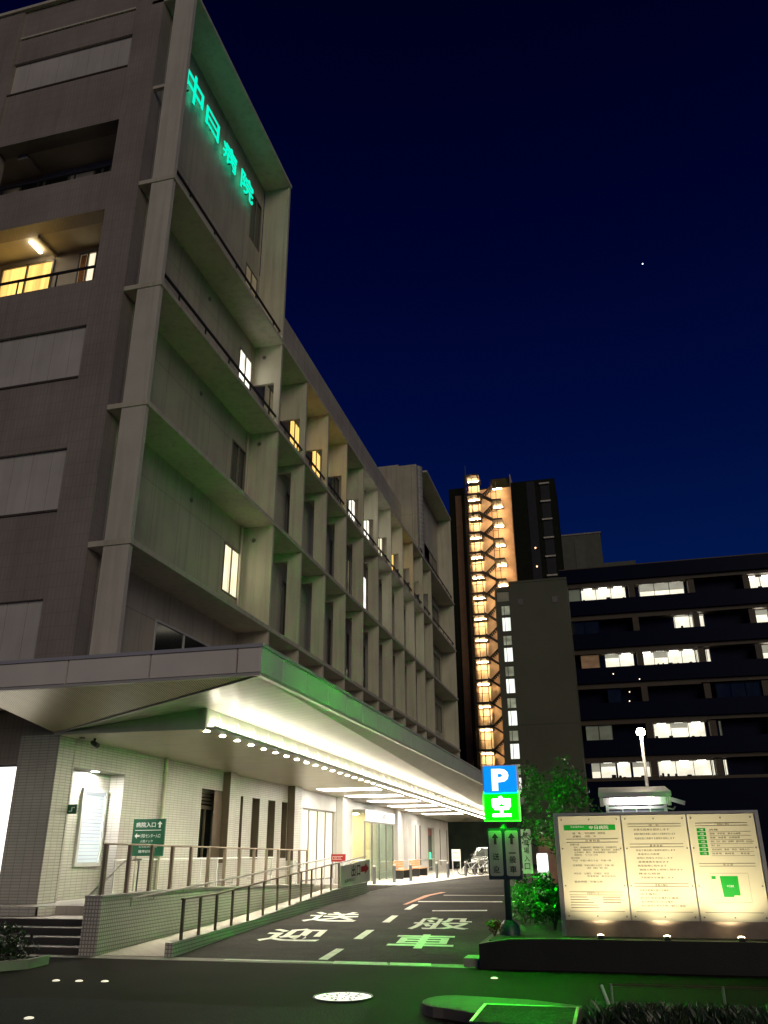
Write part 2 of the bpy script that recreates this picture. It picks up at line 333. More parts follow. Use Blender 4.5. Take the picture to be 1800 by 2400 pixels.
# ramp floor
g = MB()
rp = [(12.92, -7.98, -6.85, 0.012), (17, -8.05, -7.22, 0.14), (20, -8.08, -7.37, 0.26), (24.5, -8.1, -7.55, 0.5)]
for a, b in zip(rp, rp[1:]):
    g.slab([(a[1], a[0], a[3]), (a[2], a[0], a[3]), (b[2], b[0], b[3]), (b[1], b[0], b[3])], (0, 0, -0.12))
struct('path', g, M['apron'])

# road paint
def paint_poly(label, cat, m, *ps, name='road_marking', group=None):
    g = MB(); g.poly(*[(x, y, dz(y) + 0.006) for x, y in ps]); return tag(obj(name, g, m), label, cat, group)
for lab, ps in (('white centre dash on the drive nearest the sidewalk kerb', [(-4.42, 13.08), (-4.27, 13.06), (-4.38, 14.27), (-4.52, 14.28)]),
                ('white centre dash beside the lower painted character of the drop-off lane', [(-4.61, 15.55), (-4.45, 15.54), (-4.61, 16.98), (-4.76, 16.95)]),
                ('white centre dash beside the upper painted character of the drop-off lane', [(-4.83, 18.38), (-4.66, 18.35), (-4.83, 19.85), (-4.98, 19.83)]),
                ('farthest white centre dash, next to the white stop line', [(-5.06, 21.36), (-4.89, 21.3), (-5.02, 22.84), (-5.17, 22.82)])):
    paint_poly(lab, 'lane dash', M['paint'], *ps, group='centre dashes on the drive')
paint_poly('long white stop line across the general vehicle lane', 'stop line', M['paint'], (-5.2, 23.6), (-2.3, 23.75), (-2.3, 24.05), (-5.26, 23.87))
paint_poly('faded pale line crossing the drive beyond the stop line', 'road line', M['concrete'], (-4.95, 25.95), (-2.4, 25.95), (-2.4, 26.2), (-5.0, 26.2))
paint_poly('worn red line curving into the drop-off lane', 'road line', M['paint_red'], (-5.42, 22.75), (-5.32, 22.75), (-5.33, 25.9), (-5.12, 27.3), (-5.3, 27.3), (-5.52, 25.9))
g = MB(); g.poly((-4.05, 12.63, 0.008), (-3.23, 12.63, 0.008), (-3.33, 12.94, 0.008), (-4.12, 12.94, 0.008)); g.poly((-5.8, 12.74, 0.008), (-4.05, 12.72, 0.008), (-4.1, 12.84, 0.008), (-5.8, 12.85, 0.008))
tag(obj('road_marking', g, M['paint']), 'white painted strip on the kerb at the mouth of the drop-off lane', 'kerb marking')
g = MB(); g.poly((-3.21, 12.64, 0.008), (-2.62, 12.66, 0.008), (-2.68, 12.94, 0.008), (-3.28, 12.94, 0.008))
tag(obj('road_marking', g, M['paint']), 'short white painted block on the kerb before the general lane', 'kerb marking')
def road_char(ch, x0, y0, w, h, shear, label):
    g = MB(); text(g, ch, (0, 0, 0), (1, 0, 0), (0, 1, 0), w, h, {'送': 0.018, '迎': 0.02, '般': 0.014, '車': 0.02}[ch])
    g.v = [(x0 + x + shear * y, y0 + y, dz(y0 + y) + 0.006) for x, y, z in g.v]
    tag(obj('road_lettering', g, M['paint']), label, 'road lettering')
road_char('送', -6.63, 18.35, 1.22, 2.15, -0.19, 'far white painted character of the drop-off lane, nearest the exit board')
road_char('迎', -6.27, 15.05, 1.16, 1.95, -0.19, 'near white painted character of the drop-off lane, beside the ramp kerb wall')
road_char('般', -4.03, 17.2, 1.2, 2.3, -0.10, 'middle white painted character of the general lane, beside the parking sign')
road_char('車', -3.78, 14.5, 1.12, 1.9, -0.12, 'nearest white painted character of the general lane')
paint_poly('single white painted bar beyond the other characters of the general lane', 'road lettering', M['paint'], (-4.29, 20.98), (-3.02, 21.18), (-3.05, 21.45), (-4.33, 21.22), name='road_lettering')

# ------------------------------------------------------------------ hospital building
H = thing('hospital_building', 'pale tiled hospital block with gridded balconies and lit windows along the drive', 'building', (-14, 30, 0))
XW, XF = -10.62, -9.6
# street face
ops = [(5.25, 6.67), (8.8, 10.4), (12.37, 13.9), (15.3, 17.65), (19.0, 20.95), (23.1, 24.45)]
g = MB()
g.box(-11.55, -10.63, 14.87, 15.4, 3.72, 26.8)
g.box(-16.75, -15.75, 14.87, 15.4, 0.6, 26.8)
zc = [3.18] + [z for o in ops for z in o] + [26.78]
for a, b in zip(zc[::2], zc[1::2]):
    g.box(-15.75, -11.55, 14.93, 15.38, a, b); g.box(-26, -16.75, 14.93, 15.38, a, b)
g.box(-15.75, -11.55, 14.93, 15.38, 0.6, 0.95); g.box(-26, -16.75, 14.93, 15.38, 0.6, 3.18)
obj('wall', g, M['tile_street'], H)
obj('pier', MB().box(-11.55, -10.63, 14.87, 15.4, 0.6, 3.72), M['tile_cream'], H)  # paler tile here stands in for street light reaching under the canopy
g = MB(); g.box(-26, -10.66, 14.80, 15.42, 26.8, 26.92); g.box(-15.7, -11.6, 14.88, 14.925, 25.5, 25.56); obj('parapet', g, M['frame_white'], H)
for a, b in [ops[0], ops[1], ops[2], ops[5]]:
    g = MB()
    for s0 in (-15.74, -26):
        x = s0
        while x < (-11.6 if s0 > -16 else -16.8):
            g.box(x, min(x + 0.515, -11.56), 15.02, 15.07, a + 0.02, b); x += 0.53
    g.box(-15.75, -11.56, 15.10, 15.14, a, b)
    obj('screen_panel', g, M['screen'], H)
    g = MB(); g.box(-15.75, -11.55, 14.90, 15.0, a - 0.05, a); obj('sill', g, M['bronze'], H)
WARM = (1.0, 0.70, 0.32); CREAM = (1.0, 0.90, 0.68); COOL = (1.0, 0.97, 0.90)
M['win_yellow'] = glow('lit_curtain_yellow', (1.0, 0.62, 0.16), 1.3, 'curtain', 0.35)
M['win_cream'] = glow('lit_curtain_cream', (1.0, 0.86, 0.58), 1.2, 'curtain', 0.35)
M['win_white'] = glow('lit_room_white', (1.0, 0.95, 0.82), 1.6, 'room', 0.45)
M['win_dim'] = glow('dim_room', (0.9, 0.75, 0.45), 0.09, 'room', 0.6)
M['curtain_o'] = mat('orange_curtain', (0.45, 0.2, 0.06), 0.8, var=0.3, scale=20)
# recessed balconies of the street face
M['balc_wall'] = mat('balcony_render', (0.62, 0.56, 0.44), 0.7)
for (a, b), lit in ((ops[3], True), (ops[4], False)):
    g = MB()
    g.box(-26, -10.7, 16.2, 16.3, a - 0.9, b + 0.1); g.box(-26, -11.55, 15.38, 16.2, b, b + 0.1)
    g.box(-11.55, -11.45, 15.4, 16.2, a - 0.9, b); g.box(-26, -11.55, 15.38, 16.2, a - 0.9, a - 0.8)
    g.box(-15.3, -14.95, 15.38, 16.0, b - 0.14, b - 0.001) if not lit else g.box(-14.02, -13.95, 15.38, 16.2, b - 0.1, b - 0.001)
    obj('balcony', g, M['balc_wall'], H)
    g = MB(); g.box(-15.75, -11.55, 14.95, 15.0, (a + b) / 2 - 0.74, (a + b) / 2 - 0.68)
    for x in (-15.2, -14.0, -12.8): g.box(x, x + 0.03, 14.96, 14.99, a, (a + b) / 2 - 0.74)
    obj('railing', g, M['black'], H)
    for x0, x1, m1 in ((-15.75, -13.98, 'win_yellow'), (-13.15, -12.55, 'win_cream')):
        w = obj('window', MB().ring('y', 16.14, 0.058, x0, x1, a + 0.2, 17.45 if lit else b - 0.25, 0.05).pl('y', 16.14, 0.058, (x0 + x1) / 2 - 0.03, (x0 + x1) / 2 + 0.03, a + 0.25, (17.45 if lit else b - 0.25) - 0.05), M['winframe'], H)
        p = MB(); p.pl('y', 16.18, 0.015, x0 + 0.05, x1 - 0.05, a + 0.25, (17.45 if lit else b - 0.25) - 0.05)
        obj('pane', p, M[m1] if lit else M['dkglass'], w)
        if lit and x1 > -13:
            p = MB(); p.pl('y', 16.165, 0.01, x0 + 0.06, x0 + 0.24, a + 0.25, 17.39); obj('curtain', p, M['curtain_o'], w)
    if lit:
        M['tube'] = glow('balcony_tube', (1.0, 0.84, 0.58), 9.0)
        t = obj('ceiling_lamp', MB().box(-14.35, -14.27, 15.45, 15.95, b - 0.10, b - 0.05), M['tube'], H)
# ground floor lit shop-like window on the street face
M['bright_room'] = glow('bright_room', (1.0, 0.97, 0.88), 2.2, 'room', 0.2)
w = obj('window', MB().ring('y', 14.98, 0.08, -15.75, -11.56, 0.95, 3.18, 0.05).pl('y', 14.98, 0.08, -13.7, -13.64, 1.0, 3.13), M['winframe'], H)
obj('pane', MB().pl('y', 15.03, 0.02, -15.7, -11.61, 1.0, 3.13), M['bright_room'], w)
# dark core that closes the block
g = MB(); g.box(-26, -11.32, 16.35, 33.6, 0.0, 3.6); g.box(-26, -11.32, 40.6, 57.9, 0.0, 3.6); g.box(-26, -11.32, 16.35, 57.9, 3.6, 18.1); g.box(-26, -11.32, 16.35, 22.9, 18.15, 25.4); obj('wall', g, M['frame_white'], H)

# drive face: set-back wall with openings
WIN = []   # y0,y1,z0,z1,state
WIN += [(18.05, 21.15, 5.35, 6.95, 'slide'), (21.6, 22.72, 8.75, 10.3, 'lit2'), (21.65, 22.72, 12.25, 13.88, 'dark'), (21.7, 22.75, 15.75, 17.45, 'white'),
        (21.7, 22.75, 19.3, 21.05, 'dim'), (21.78, 22.72, 22.3, 24.4, 'dark')]
FIN = [22.95 + 2.64 * k for k in range(11)]
stateC = ['dim', 'yellow', 'yellow', 'dark', 'white', 'white', 'cream', 'yellow', 'dim', 'dim']
stateA = ['dark'] * 10
for k in range(10):
    y0 = FIN[k]
    WIN.append((y0 + 0.95, y0 + 2.1, 15.65, 17.42, stateC[k]))
    if k in (1, 3, 4, 5, 6, 7, 8):
        wd = 0.42 if k not in (5, 7) else 0.62
        WIN.append((y0 + 0.88, y0 + 0.88 + wd, 12.2, 14.08, {4: 'thin', 5: 'thinw', 6: 'thinw', 7: 'thinw', 8: 'white'}.get(k, 'dark')))
    if k in (1, 3, 4, 5, 6, 7): WIN.append((y0 + 0.88, y0 + 1.3, 8.5, 10.55, 'dark'))
for z0 in (5.4, 8.9, 12.35, 15.8, 19.6): WIN.append((54.2, 57.0, z0, z0 + 1.75, 'dark'))
g = MB(); hl = [w_[:4] for w_ in WIN]
g.wall('x', XW, -0.3, 15.4, 57.9, 3.95, 18.185, hl)
g.wall('x', XW, -0.3, 15.4, 22.89, 18.315, 25.45, hl)
g.wall('x', XW, -0.3, 48.9, 57.9, 18.315, 24.95, hl)
obj('wall', g, M['panel'], H)
for y0, y1, z0, z1, st in WIN:
    t = 0.05; P = XW - 0.05
    fm = MB().ring('x', P, 0.07, y0, y1, z0, z1, t)
    if y1 - y0 > 0.8: fm.pl('x', P + 0.005, 0.06, (y0 + y1) / 2 - 0.03, (y0 + y1) / 2 + 0.03, z0 + t, z1 - t)
    w = obj('window', fm, M['winframe_w'] if st == 'slide' else M['winframe'], H)
    mm = {'cream': 'win_cream', 'yellow': 'win_yellow', 'white': 'win_white', 'lit2': 'win_cream', 'dim': 'win_dim', 'thin': 'win_dim', 'thinw': 'win_white'}.get(st, 'dkglass')
    obj('pane', MB().pl('x', P + 0.02, 0.015, y0 + t, y1 - t, z0 + t, z1 - t), M[mm], w)
# slabs and fins of the balcony grid
for z, ya, yb in ((7.82, 14.87, 57.95), (11.31, 14.87, 57.95), (14.76, 14.87, 57.95), (18.25, 14.87, 57.95)):
    obj('slab', MB().box(XW, XF + 0.05, ya, yb, z - 0.065, z + 0.065), M['frame_white'], H)
obj('slab', MB().box(XW - 0.4, XF + 0.05, 14.87, 23.07, 25.45, 25.58), M['frame_white'], H)
obj('slab', MB().box(XW - 0.4, XF + 0.05, 48.85, 57.95, 24.95, 25.08), M['frame_white'], H)
lv = [4.75, 7.755, 7.885, 11.245, 11.375, 14.695, 14.825, 18.185, 18.315, 25.45]
def fin(y, x0, zs, th=0.12, m=None):
    g = MB()
    for i, (a, b) in enumerate(zip(zs[::2], zs[1::2])):
        if x0 > XW or i > 3 or (y == FIN[0] and i != 3): g.box(x0, XF, y, y + th, a, b); continue
        xo, zo = (-9.83, 16.63) if i == 3 else (-10.1, b - 0.29)      # walkway opening through the fin
        g.box(xo, XF, y, y + th, a, b); g.box(XW, xo, y, y + th, zo, b)
    obj('fin', g, m or M['frame_white'], H)
M['column'] = weather(mat('street_lit_column', (0.68, 0.64, 0.55), 0.6, var=0.06), 0.15)  # paler copy of the fin concrete, standing in for nearer street light
fin(14.9, -10.24, lv, 0.14, M['column']); fin(FIN[0], XW, lv)
for y in FIN[1:]: fin(y, XW, lv[:8])
fin(57.8, XW + 0.001, lv[:8] + [18.315, 24.95])
g = MB()
for z in (7.82, 11.31, 14.76, 18.25, 21.9): g.box(-10.63, -10.24, 14.94, 15.05, z - 0.055, z + 0.055)
obj('ledge', g, M['frame_white'], H)
for z in (7.885, 11.375, 14.825):
    for y in (16.4, 19.3): obj('wall_vent', MB().disk((XW + .03, y, z + 2.85), .07, 12, (1, 0, 0), .03), M['winframe'], H)
    obj('wall_vent', MB().disk((-10.25, FIN[0] - .03, z + 2.9), .07, 12, (0, -1, 0), .03), M['winframe'], H)
obj('downpipe', MB().tube((XW + .06, 22.7, 8.0), (XW + .06, 22.7, 11.2), .04, 8).tube((XW + .06, 22.7, 11.45), (XW + .06, 22.7, 14.65), .04, 8), M['frame_white'], H)
# balcony guard bars
for z, ya, yb in ((18.315, 15.06, FIN[0]), (14.825, 15.06, FIN[0])) + tuple((14.825, FIN[k] + 0.13, FIN[k + 1]) for k in range(10)) + ((14.825, FIN[10] + .13, 57.8), (18.315, 46.6, 57.8)):
    g = MB(); g.box(-9.74, -9.68, ya, yb, z + 0.42, z + 0.48)
    n = max(2, int((yb - ya) / 1.5))
    for i in range(n): q = ya + (i + 0.6) * (yb - ya) / n; g.box(-9.73, -9.69, q, q + 0.035, z, z + 0.42)
    obj('railing', g, M['black'], H)
# rooftop block with duct at the far end
g = MB(); g.box(-24, XF - 0.03, 45.75, 46.35, 18.37, 24.1); g.box(-24, -11.03, 46.35, 57.9, 18.37, 24.5); g.box(-11.03, -10.93, 46.35, 48.88, 18.37, 24.5); g.box(-24, -11.03, 48.9, 57.9, 24.5, 25.05)
obj('rooftop_block', g, M['panel'], H)
g = MB(); z = 18.4
while z < 24.6:
    g.tube((-10.02, 47.6, z), (-10.02, 47.6, z + 0.27), 0.40, 16); g.tube((-10.02, 47.6, z + 0.27), (-10.02, 47.6, z + 0.30), 0.43, 16); z += 0.30
obj('duct', g, mat('galvanised_duct', (0.42, 0.41, 0.38), 0.6, 0.1), H, smooth=False)

# ground floor along the drive
M['blind'] = glow('lit_blind', (0.85, 0.93, 1.0), 0.55, 'room', 0.15)
gh = [(15.45, 17.42, 0.6, 3.13), (21.34, 22.64, 1.3, 3.09), (23.91, 24.11, 1.28, 3.03), (24.78, 25.4, 1.28, 3.03), (26.07, 26.71, 1.28, 3.03), (27.3, 27.82, 1.28, 3.03),
      (29.35, 33.2, 0.5, 2.93), (34.74, 39.6, 0.32, 3.08), (43.64, 43.85, 0.6, 2.85), (46.4, 46.6, 0.7, 2.8), (47.75, 47.95, 0.7, 2.8), (49.0, 49.25, 0.7, 2.8), (51.3, 53.3, 0.32, 2.75), (54.95, 55.2, 0.6, 2.7), (57.3, 57.5, 0.6, 2.7)]
g = MB(); g.wall('x', XW, -0.36, 15.4, 29.0, 0.0, 3.9, [h for h in gh if h[0] < 29]); obj('wall', g, M['tile_cream'], H)
M['lower_panel'] = tile('entrance_wall_panel', (0.60, 0.57, 0.54), (0.57, 0.54, 0.51), (0.42, 0.40, 0.38), 0.95, 4.0, 0.012)
g = MB(); g.wall('x', XW, -0.36, 29.0, 58.0, 0.0, 3.9, [h for h in gh if h[0] > 29]); obj('wall', g, M['lower_panel'], H)
g = MB()
for y0, y1, d in ((22.66, 23.04, 0.22), (27.84, 28.5, 0.26), (33.25, 34.6, 0.3), (42.9, 43.5, 0.2), (45.0, 46.2, 0.2)):
    obj('pilaster', MB().box(XW, XW + d, y0, y1, 0.3, 3.9), M['tile_cream'] if y0 < 29 else M['lower_panel'], H)
# niche
g = MB(); g.box(-11.05, -10.982, 15.3, 17.6, 0.5, 3.2)
obj('niche', g, M['tile_cream'], H)
M['niche_lamp'] = glow('niche_lamp', (1.0, 0.98, 0.92), 30.0)
obj('ceiling_lamp', MB().disk((-10.8, 16.5, 3.125), 0.09, 16, (0, 0, -1)), M['niche_lamp'], H)
lamp('AREA', (-10.8, 16.5, 3.11), 60, (1.0, 0.95, 0.86), H, 0.16, (-10.8, 16.5, 0), name='niche_lamp')
w = obj('window', MB().ring('x', -10.975, 0.06, 16.35, 17.3, 1.22, 2.8, 0.07), M['winframe_w'], H)
g = MB()
for i in range(20): g.box(-10.97, -10.955, 16.42, 17.23, 1.30 + i * 0.072, 1.30 + i * 0.072 + 0.062)
obj('pane', g, M['blind'], w)
for y0, y1, z0, z1 in gh[1:6] + gh[8:12] + gh[13:]:        # dark metal reveals
    obj('reveal', MB().box(XW - 0.24, XW - 0.004, y1 - 0.012, y1, z0, z1).box(XW - 0.24, XW - 0.004, y0 + 0.012, y1 - 0.012, z1 - 0.012, z1), M['bronze'], H)
for y0, d in ((22.66, .22), (27.84, .26)): obj('reveal', MB().box(XW, XW + d, y0 - 0.012, y0 - 0.002, 1.2, 3.6), M['bronze'], H)
obj('reveal', MB().box(XW + .002, XW + .012, 22.1, 22.645, 1.3, 3.07), M['bronze'], H)
# window A, slits, far slits
for y0, y1, z0, z1 in gh[1:6] + gh[8:12] + gh[13:]:
    t = 0.045 if y1 - y0 > 0.3 else 0.02
    w = obj('window', MB().ring('x', XW - 0.3, 0.06, y0, y1, z0, z1, t), M['winframe_w'] if y0 < 22 else M['winframe'], H)
    obj('pane', MB().pl('x', XW - 0.28, 0.012, y0 + t, y1 - t, z0 + t, z1 - t), M['dkglass'], w)
    if y0 == 21.34:
        g = MB()
        for i in range(4): g.pl('x', XW - 0.24, 0.03, y0 + 0.02, y1 - 0.02, 2.72 + i * 0.09, 2.78 + i * 0.09)
        g.pl('x', XW - 0.242, 0.05, y0 + 0.02, y1 - 0.02, 2.58, 2.68); g.pl('x', XW - 0.24, 0.045, 22.0, 22.06, 1.35, 2.58)
        obj('louvre', g, M['bronze'], w)
# curtained glazing
M['lit_curtain'] = glow('lit_curtain_hall', (1.0, 0.92, 0.68), 0.62, 'curtain', 0.30)
w = obj('window', MB().ring('x', XW - 0.16, 0.08, 29.35, 33.2, 0.5, 2.93, 0.05), M['winframe'], H)
g = MB()
for k in (1, 2, 3): g.pl('x', XW - 0.155, 0.07, 29.35 + k * 0.9625 - 0.03, 29.35 + k * 0.9625 + 0.03, 0.55, 2.88)
obj('mullion', g, M['winframe'], w)
obj('pane', MB().pl('x', XW - 0.14, 0.02, 29.4, 33.15, 0.55, 2.88), M['lit_curtain'], w)
# main entrance: glass vestibule pushed out of the wall
V = thing('entrance_vestibule', 'glazed entrance box with white name band above sliding doors', 'entrance', (-10.2, 37, 0.31))
xv = -9.82
M['glass'] = bpy.data.materials.new('clear_glass'); M['glass'].use_nodes = True
_n = M['glass'].node_tree; _b = _n.nodes['Principled BSDF']; _n.nodes.remove(_b)
_t = _n.nodes.new('ShaderNodeBsdfTransparent'); _g = _n.nodes.new('ShaderNodeBsdfGlossy'); _m = _n.nodes.new('ShaderNodeMixShader')
_t.inputs[0].default_value = (0.86, 0.92, 0.88, 1); _g.inputs['Roughness'].default_value = 0.05; _m.inputs[0].default_value = 0.10
_n.links.new(_t.outputs[0], _m.inputs[1]); _n.links.new(_g.outputs[0], _m.inputs[2]); _n.links.new(_m.outputs[0], _n.nodes['Material Output'].inputs[0])
M['hall'] = mat('hall_wall', (0.75, 0.66, 0.46), 0.7)
g = MB(); g.box(-13.9, -13.8, 33.9, 40.4, 0.3, 3.1); g.box(-13.8, -10.99, 33.9, 34.0, 0.3, 3.1); g.box(-13.8, -10.99, 40.3, 40.4, 0.3, 3.1); g.box(-13.8, -10.99, 34.0, 40.3, 3.1, 3.2)
g.box(-13.8, -10.62, 34.0, 40.3, 0.2, 0.3); obj('hall_interior', g, M['hall'], V)
M['hall_lamp'] = glow('hall_lamp', (1.0, 0.86, 0.58), 60.0)
for y in (35.3, 37.2, 39.1): obj('ceiling_lamp', MB().box(-13.0, -11.4, y - 0.15, y + 0.15, 3.05, 3.098), M['hall_lamp'], V)
g = MB()
for q in ((xv - 0.06, xv, 34.74, 34.8), (xv - 0.06, xv, 39.54, 39.6), (xv - 0.06, xv, 35.9, 35.96), (xv - 0.06, xv, 37.1, 37.16), (xv - 0.06, xv, 38.3, 38.36)): g.box(*q, 0.32, 2.62)
g.box(XW, xv, 34.74, 39.6, 3.03, 3.08); g.box(xv - 0.06, xv, 34.8, 39.54, 2.56, 2.62); g.box(XW, XW + 0.06, 34.74, 34.79, 0.32, 3.03)
obj('frame', g, M['winframe'], V)
g = MB(); g.pl('x', xv - 0.04, 0.012, 34.8, 39.54, 0.32, 2.56); g.pl('y', 34.76, 0.012, XW + 0.06, xv - 0.06, 0.32, 3.03); g.pl('y', 39.57, 0.012, XW, xv - 0.06, 0.32, 3.03)
obj('glass', g, M['glass'], V)
M['bandglow'] = glow('lit_name_band', (1.0, 1.0, 1.0), 0.75)
b_ = obj('name_band', MB().box(xv + 0.005, xv + 0.06, 34.76, 39.6, 2.63, 3.06), M['bandglow'], V)
g = MB(); text(g, '中日病院', (xv + 0.064, 36.5, 2.72), (0, 1, 0), (0, 0, 1), 1.45, 0.27, 0.012); obj('lettering', g, M['ink'], b_)
M['green_exit'] = glow('green_exit_sign', (0.05, 1.0, 0.25), 3.0)
obj('exit_sign', MB().box(-13.79, -13.76, 35.3, 35.62, 1.25, 1.75), M['green_exit'], V)
obj('exit_sign', MB().box(-13.79, -13.76, 38.0, 38.2, 1.2, 1.6), M['green_exit'], V)
M['poster_blue'] = mat('pale_blue_directory', (0.5, 0.75, 0.72), 0.5)
g = MB()
for i in range(9): g.box(-12.2, -12.17, 34.9, 35.65, 0.95 + i * 0.17, 1.08 + i * 0.17)
obj('directory_board', g, M['poster_blue'], V)
# far service door with red transom
w = obj('door', MB().ring('x', XW - 0.25, 0.08, 51.3, 53.3, 0.32, 2.75, 0.06).pl('x', XW - 0.25, 0.06, 52.27, 52.33, 0.38, 2.3), M['winframe'], H)
obj('transom', MB().pl('x', XW - 0.24, 0.05, 51.36, 53.24, 2.3, 2.69), mat('dark_red_panel', (0.16, 0.03, 0.02), 0.5), w)
obj('pane', MB().pl('x', XW - 0.23, 0.02, 51.36, 53.24, 0.38, 2.3), M['dkglass'], w)
obj('exit_lamp', MB().pl('x', XW - 0.2, 0.03, 51.5, 51.8, 1.0, 1.35).pl('x', XW - 0.2, 0.03, 52.6, 52.9, 1.0, 1.35), M['green_exit'], w)
# downpipe
g = MB(); g.tube((XW + 0.07, 19.15, 0.6), (XW + 0.07, 19.15, 3.66), 0.045, 10)
for z in (1.4, 2.5, 3.3): g.tube((XW + 0.07, 19.15, z), (XW + 0.07, 19.15, z + 0.04), 0.06, 10)
obj('downpipe', g, M['frame_white'], H, smooth=True)

# ------------------------------------------------------------------ canopy
K = thing('entrance_canopy', 'long metal canopy with glowing light trough over the hospital drive', 'canopy', (-8, 30, 3.7))
YE = 58.4
def cz(y): return 3.70 - 0.0107 * (y - 14.84)
g = MB()
x = -5.45
xs = [-5.45, -5.9] + [-5.9 - 1.65 * k for k in range(1, 12)]
for a, b in zip(xs, xs[1:]): g.box(b + 0.016, a - (0.016 if a < -5.5 else 0.05), 12.8, 12.85, 4.30, 4.72)
obj('fascia', g, M['alu_dark'], K)
g = MB(); yy = [12.8, 13.8] + [13.8 + 1.31 * k for k in range(1, 35)]
for a, b in zip(yy, yy[1:]): g.box(-5.5, -5.45, a + (0.018 if a > 12.9 else 0), b - 0.018, 4.30, 4.72)
obj('fascia', g, mat('canopy_side_fascia', (0.80, 0.80, 0.74), 0.5, 0.0, var=0.05), K)
g = MB(); g.box(-24, -5.53, 12.855, 12.875, 4.30, 4.63); g.box(-5.525, -5.505, 12.9, YE, 4.30, 4.63); obj('fascia_backing', g, M['black'], K)
g = MB(); g.box(-24, -5.42, 12.77, 12.87, 4.72, 4.78); g.box(-5.52, -5.42, 12.87, YE, 4.72, 4.78); obj('flashing', g, M['alu'], K)
g = MB(); g.box(-24, -5.46, 12.82, 12.92, 4.245, 4.30); g.box(-5.56, -5.46, 12.92, YE, 4.245, 4.30); obj('drip_edge', g, M['ceil'], K)
g = MB(); g.box(-24, -5.53, 12.88, 14.86, 4.64, 4.70); g.box(-10.6, -5.53, 14.86, YE, 4.64, 4.70); obj('roof', g, M['alu'], K)
g = MB()
p_c, p_a, p_t = (-5.56, 12.92, 4.262), (-10.75, 14.84, 3.75), (-7.41, 14.84, 4.10)
g.slab([p_c, p_a, p_t], (0, 0, 0.02)); g.slab([p_c, p_t, (-7.41, YE, cz(YE) + 0.40), (-5.56, YE, 4.262)], (0, 0, 0.02))
obj('soffit', g, M['plank'], K)
# perforated facet on the street side
mp_ = bpy.data.materials.new('perforated_metal'); mp_.use_nodes = True; n_ = mp_.node_tree; b0 = n_.nodes['Principled BSDF']
b0.inputs['Roughness'].default_value = 0.4; b0.inputs['Metallic'].default_value = 0.3
tc_ = n_.nodes.new('ShaderNodeTexCoord'); vo = n_.nodes.new('ShaderNodeTexVoronoi'); vo.voronoi_dimensions = '2D'; vo.inputs['Scale'].default_value = 22; vo.inputs['Randomness'].default_value = 0.0
n_.links.new(tc_.outputs['Object'], vo.inputs['Vector'])
cr = n_.nodes.new('ShaderNodeValToRGB'); cr.color_ramp.elements[0].position = 0.36; cr.color_ramp.elements[0].color = (0.16, 0.13, 0.08, 1); cr.color_ramp.elements[1].position = 0.44; cr.color_ramp.elements[1].color = (0.72, 0.62, 0.42, 1)
n_.links.new(vo.outputs['Distance'], cr.inputs[0]); n_.links.new(cr.outputs[0], b0.inputs['Base Color'])
g = MB(); g.slab([p_c, (-11.35, 12.92, 4.262), p_a], (0, 0, 0.02)); g.slab([(-11.35, 12.92, 4.262), (-24, 12.92, 4.262), (-24, 14.9, 4.262), (-11.35, 14.9, 4.262)], (0, 0, 0.02))
obj('perforated_soffit', g, mp_, K)
g = MB()
d_ = Vector(p_a) - Vector(p_c); g.tube(Vector(p_c) - Vector((0, 0, .012)), Vector(p_a) - Vector((0, 0, .012)), 0.014, 6)
obj('hip_trim', g, M['alu'], K)
g = MB(); g.slab([(-10.62, 14.84, cz(14.84)), (-7.41, 14.84, cz(14.84)), (-7.41, YE, cz(YE)), (-10.62, YE, cz(YE))], (0, 0, 0.03)); obj('ceiling', g, M['ceil_seam'], K)
g = MB(); g.slab([(-10.74, 14.835, 3.745), (-7.412, 14.835, 3.71), (-7.412, 14.835, 4.095)], (0, 0.03, 0)); g.box(-7.47, -7.40, 14.81, 14.835, 3.70, 4.09)
g.slab([(-10.74, 14.80, 3.70), (-7.3, 14.80, 3.685), (-7.3, 14.80, 3.715), (-10.74, 14.80, 3.755)], (0, 0.034, 0))
obj('trough_end', g, M['screen'], K)
M['trough'] = mat('white_trough_wall', (0.82, 0.79, 0.70), 0.45, var=0.04)
g = MB(); g.slab([(-7.41, 14.87, cz(14.87) + 0.03), (-7.41, YE, cz(YE) + 0.03), (-7.41, YE, cz(YE) + 0.40), (-7.41, 14.87, 4.09)], (-0.02, 0, 0)); obj('trough_wall', g, M['trough'], K)
g = MB(); g.slab([(-7.41, 14.84, cz(14.84)), (-7.24, 14.84, cz(14.84)), (-7.24, YE, cz(YE)), (-7.41, YE, cz(YE))], (0, 0, 0.028))
g.slab([(-7.24, 14.84, cz(14.84)), (-7.225, 14.84, cz(14.84)), (-7.225, YE, cz(YE)), (-7.24, YE, cz(YE))], (0, 0, 0.05)); obj('trough_ledge', g, M['alu'], K)
y = 15.4
while y < YE - 0.3:
    obj('bracket', MB().slab([(-7.408, y, cz(y) + 0.03), (-7.26, y, cz(y) + 0.03), (-7.408, y, cz(y) + 0.36)], (0, 0.02, 0)), M['trough'], K); y += 0.87
M['led'] = glow('trough_led', (1.0, 0.92, 0.74), 42.0)
g = MB(); y = 15.0
while y < YE - 0.6:
    g.box(-7.37, -7.31, y, y + 0.72, cz(y) + 0.03, cz(y) + 0.045); y += 0.87
obj('light_strip', g, M['led'], K)
M['downlight'] = glow('downlight', (1.0, 0.90, 0.70), 1350.0)
y = 15.18; k = 0
dl = None
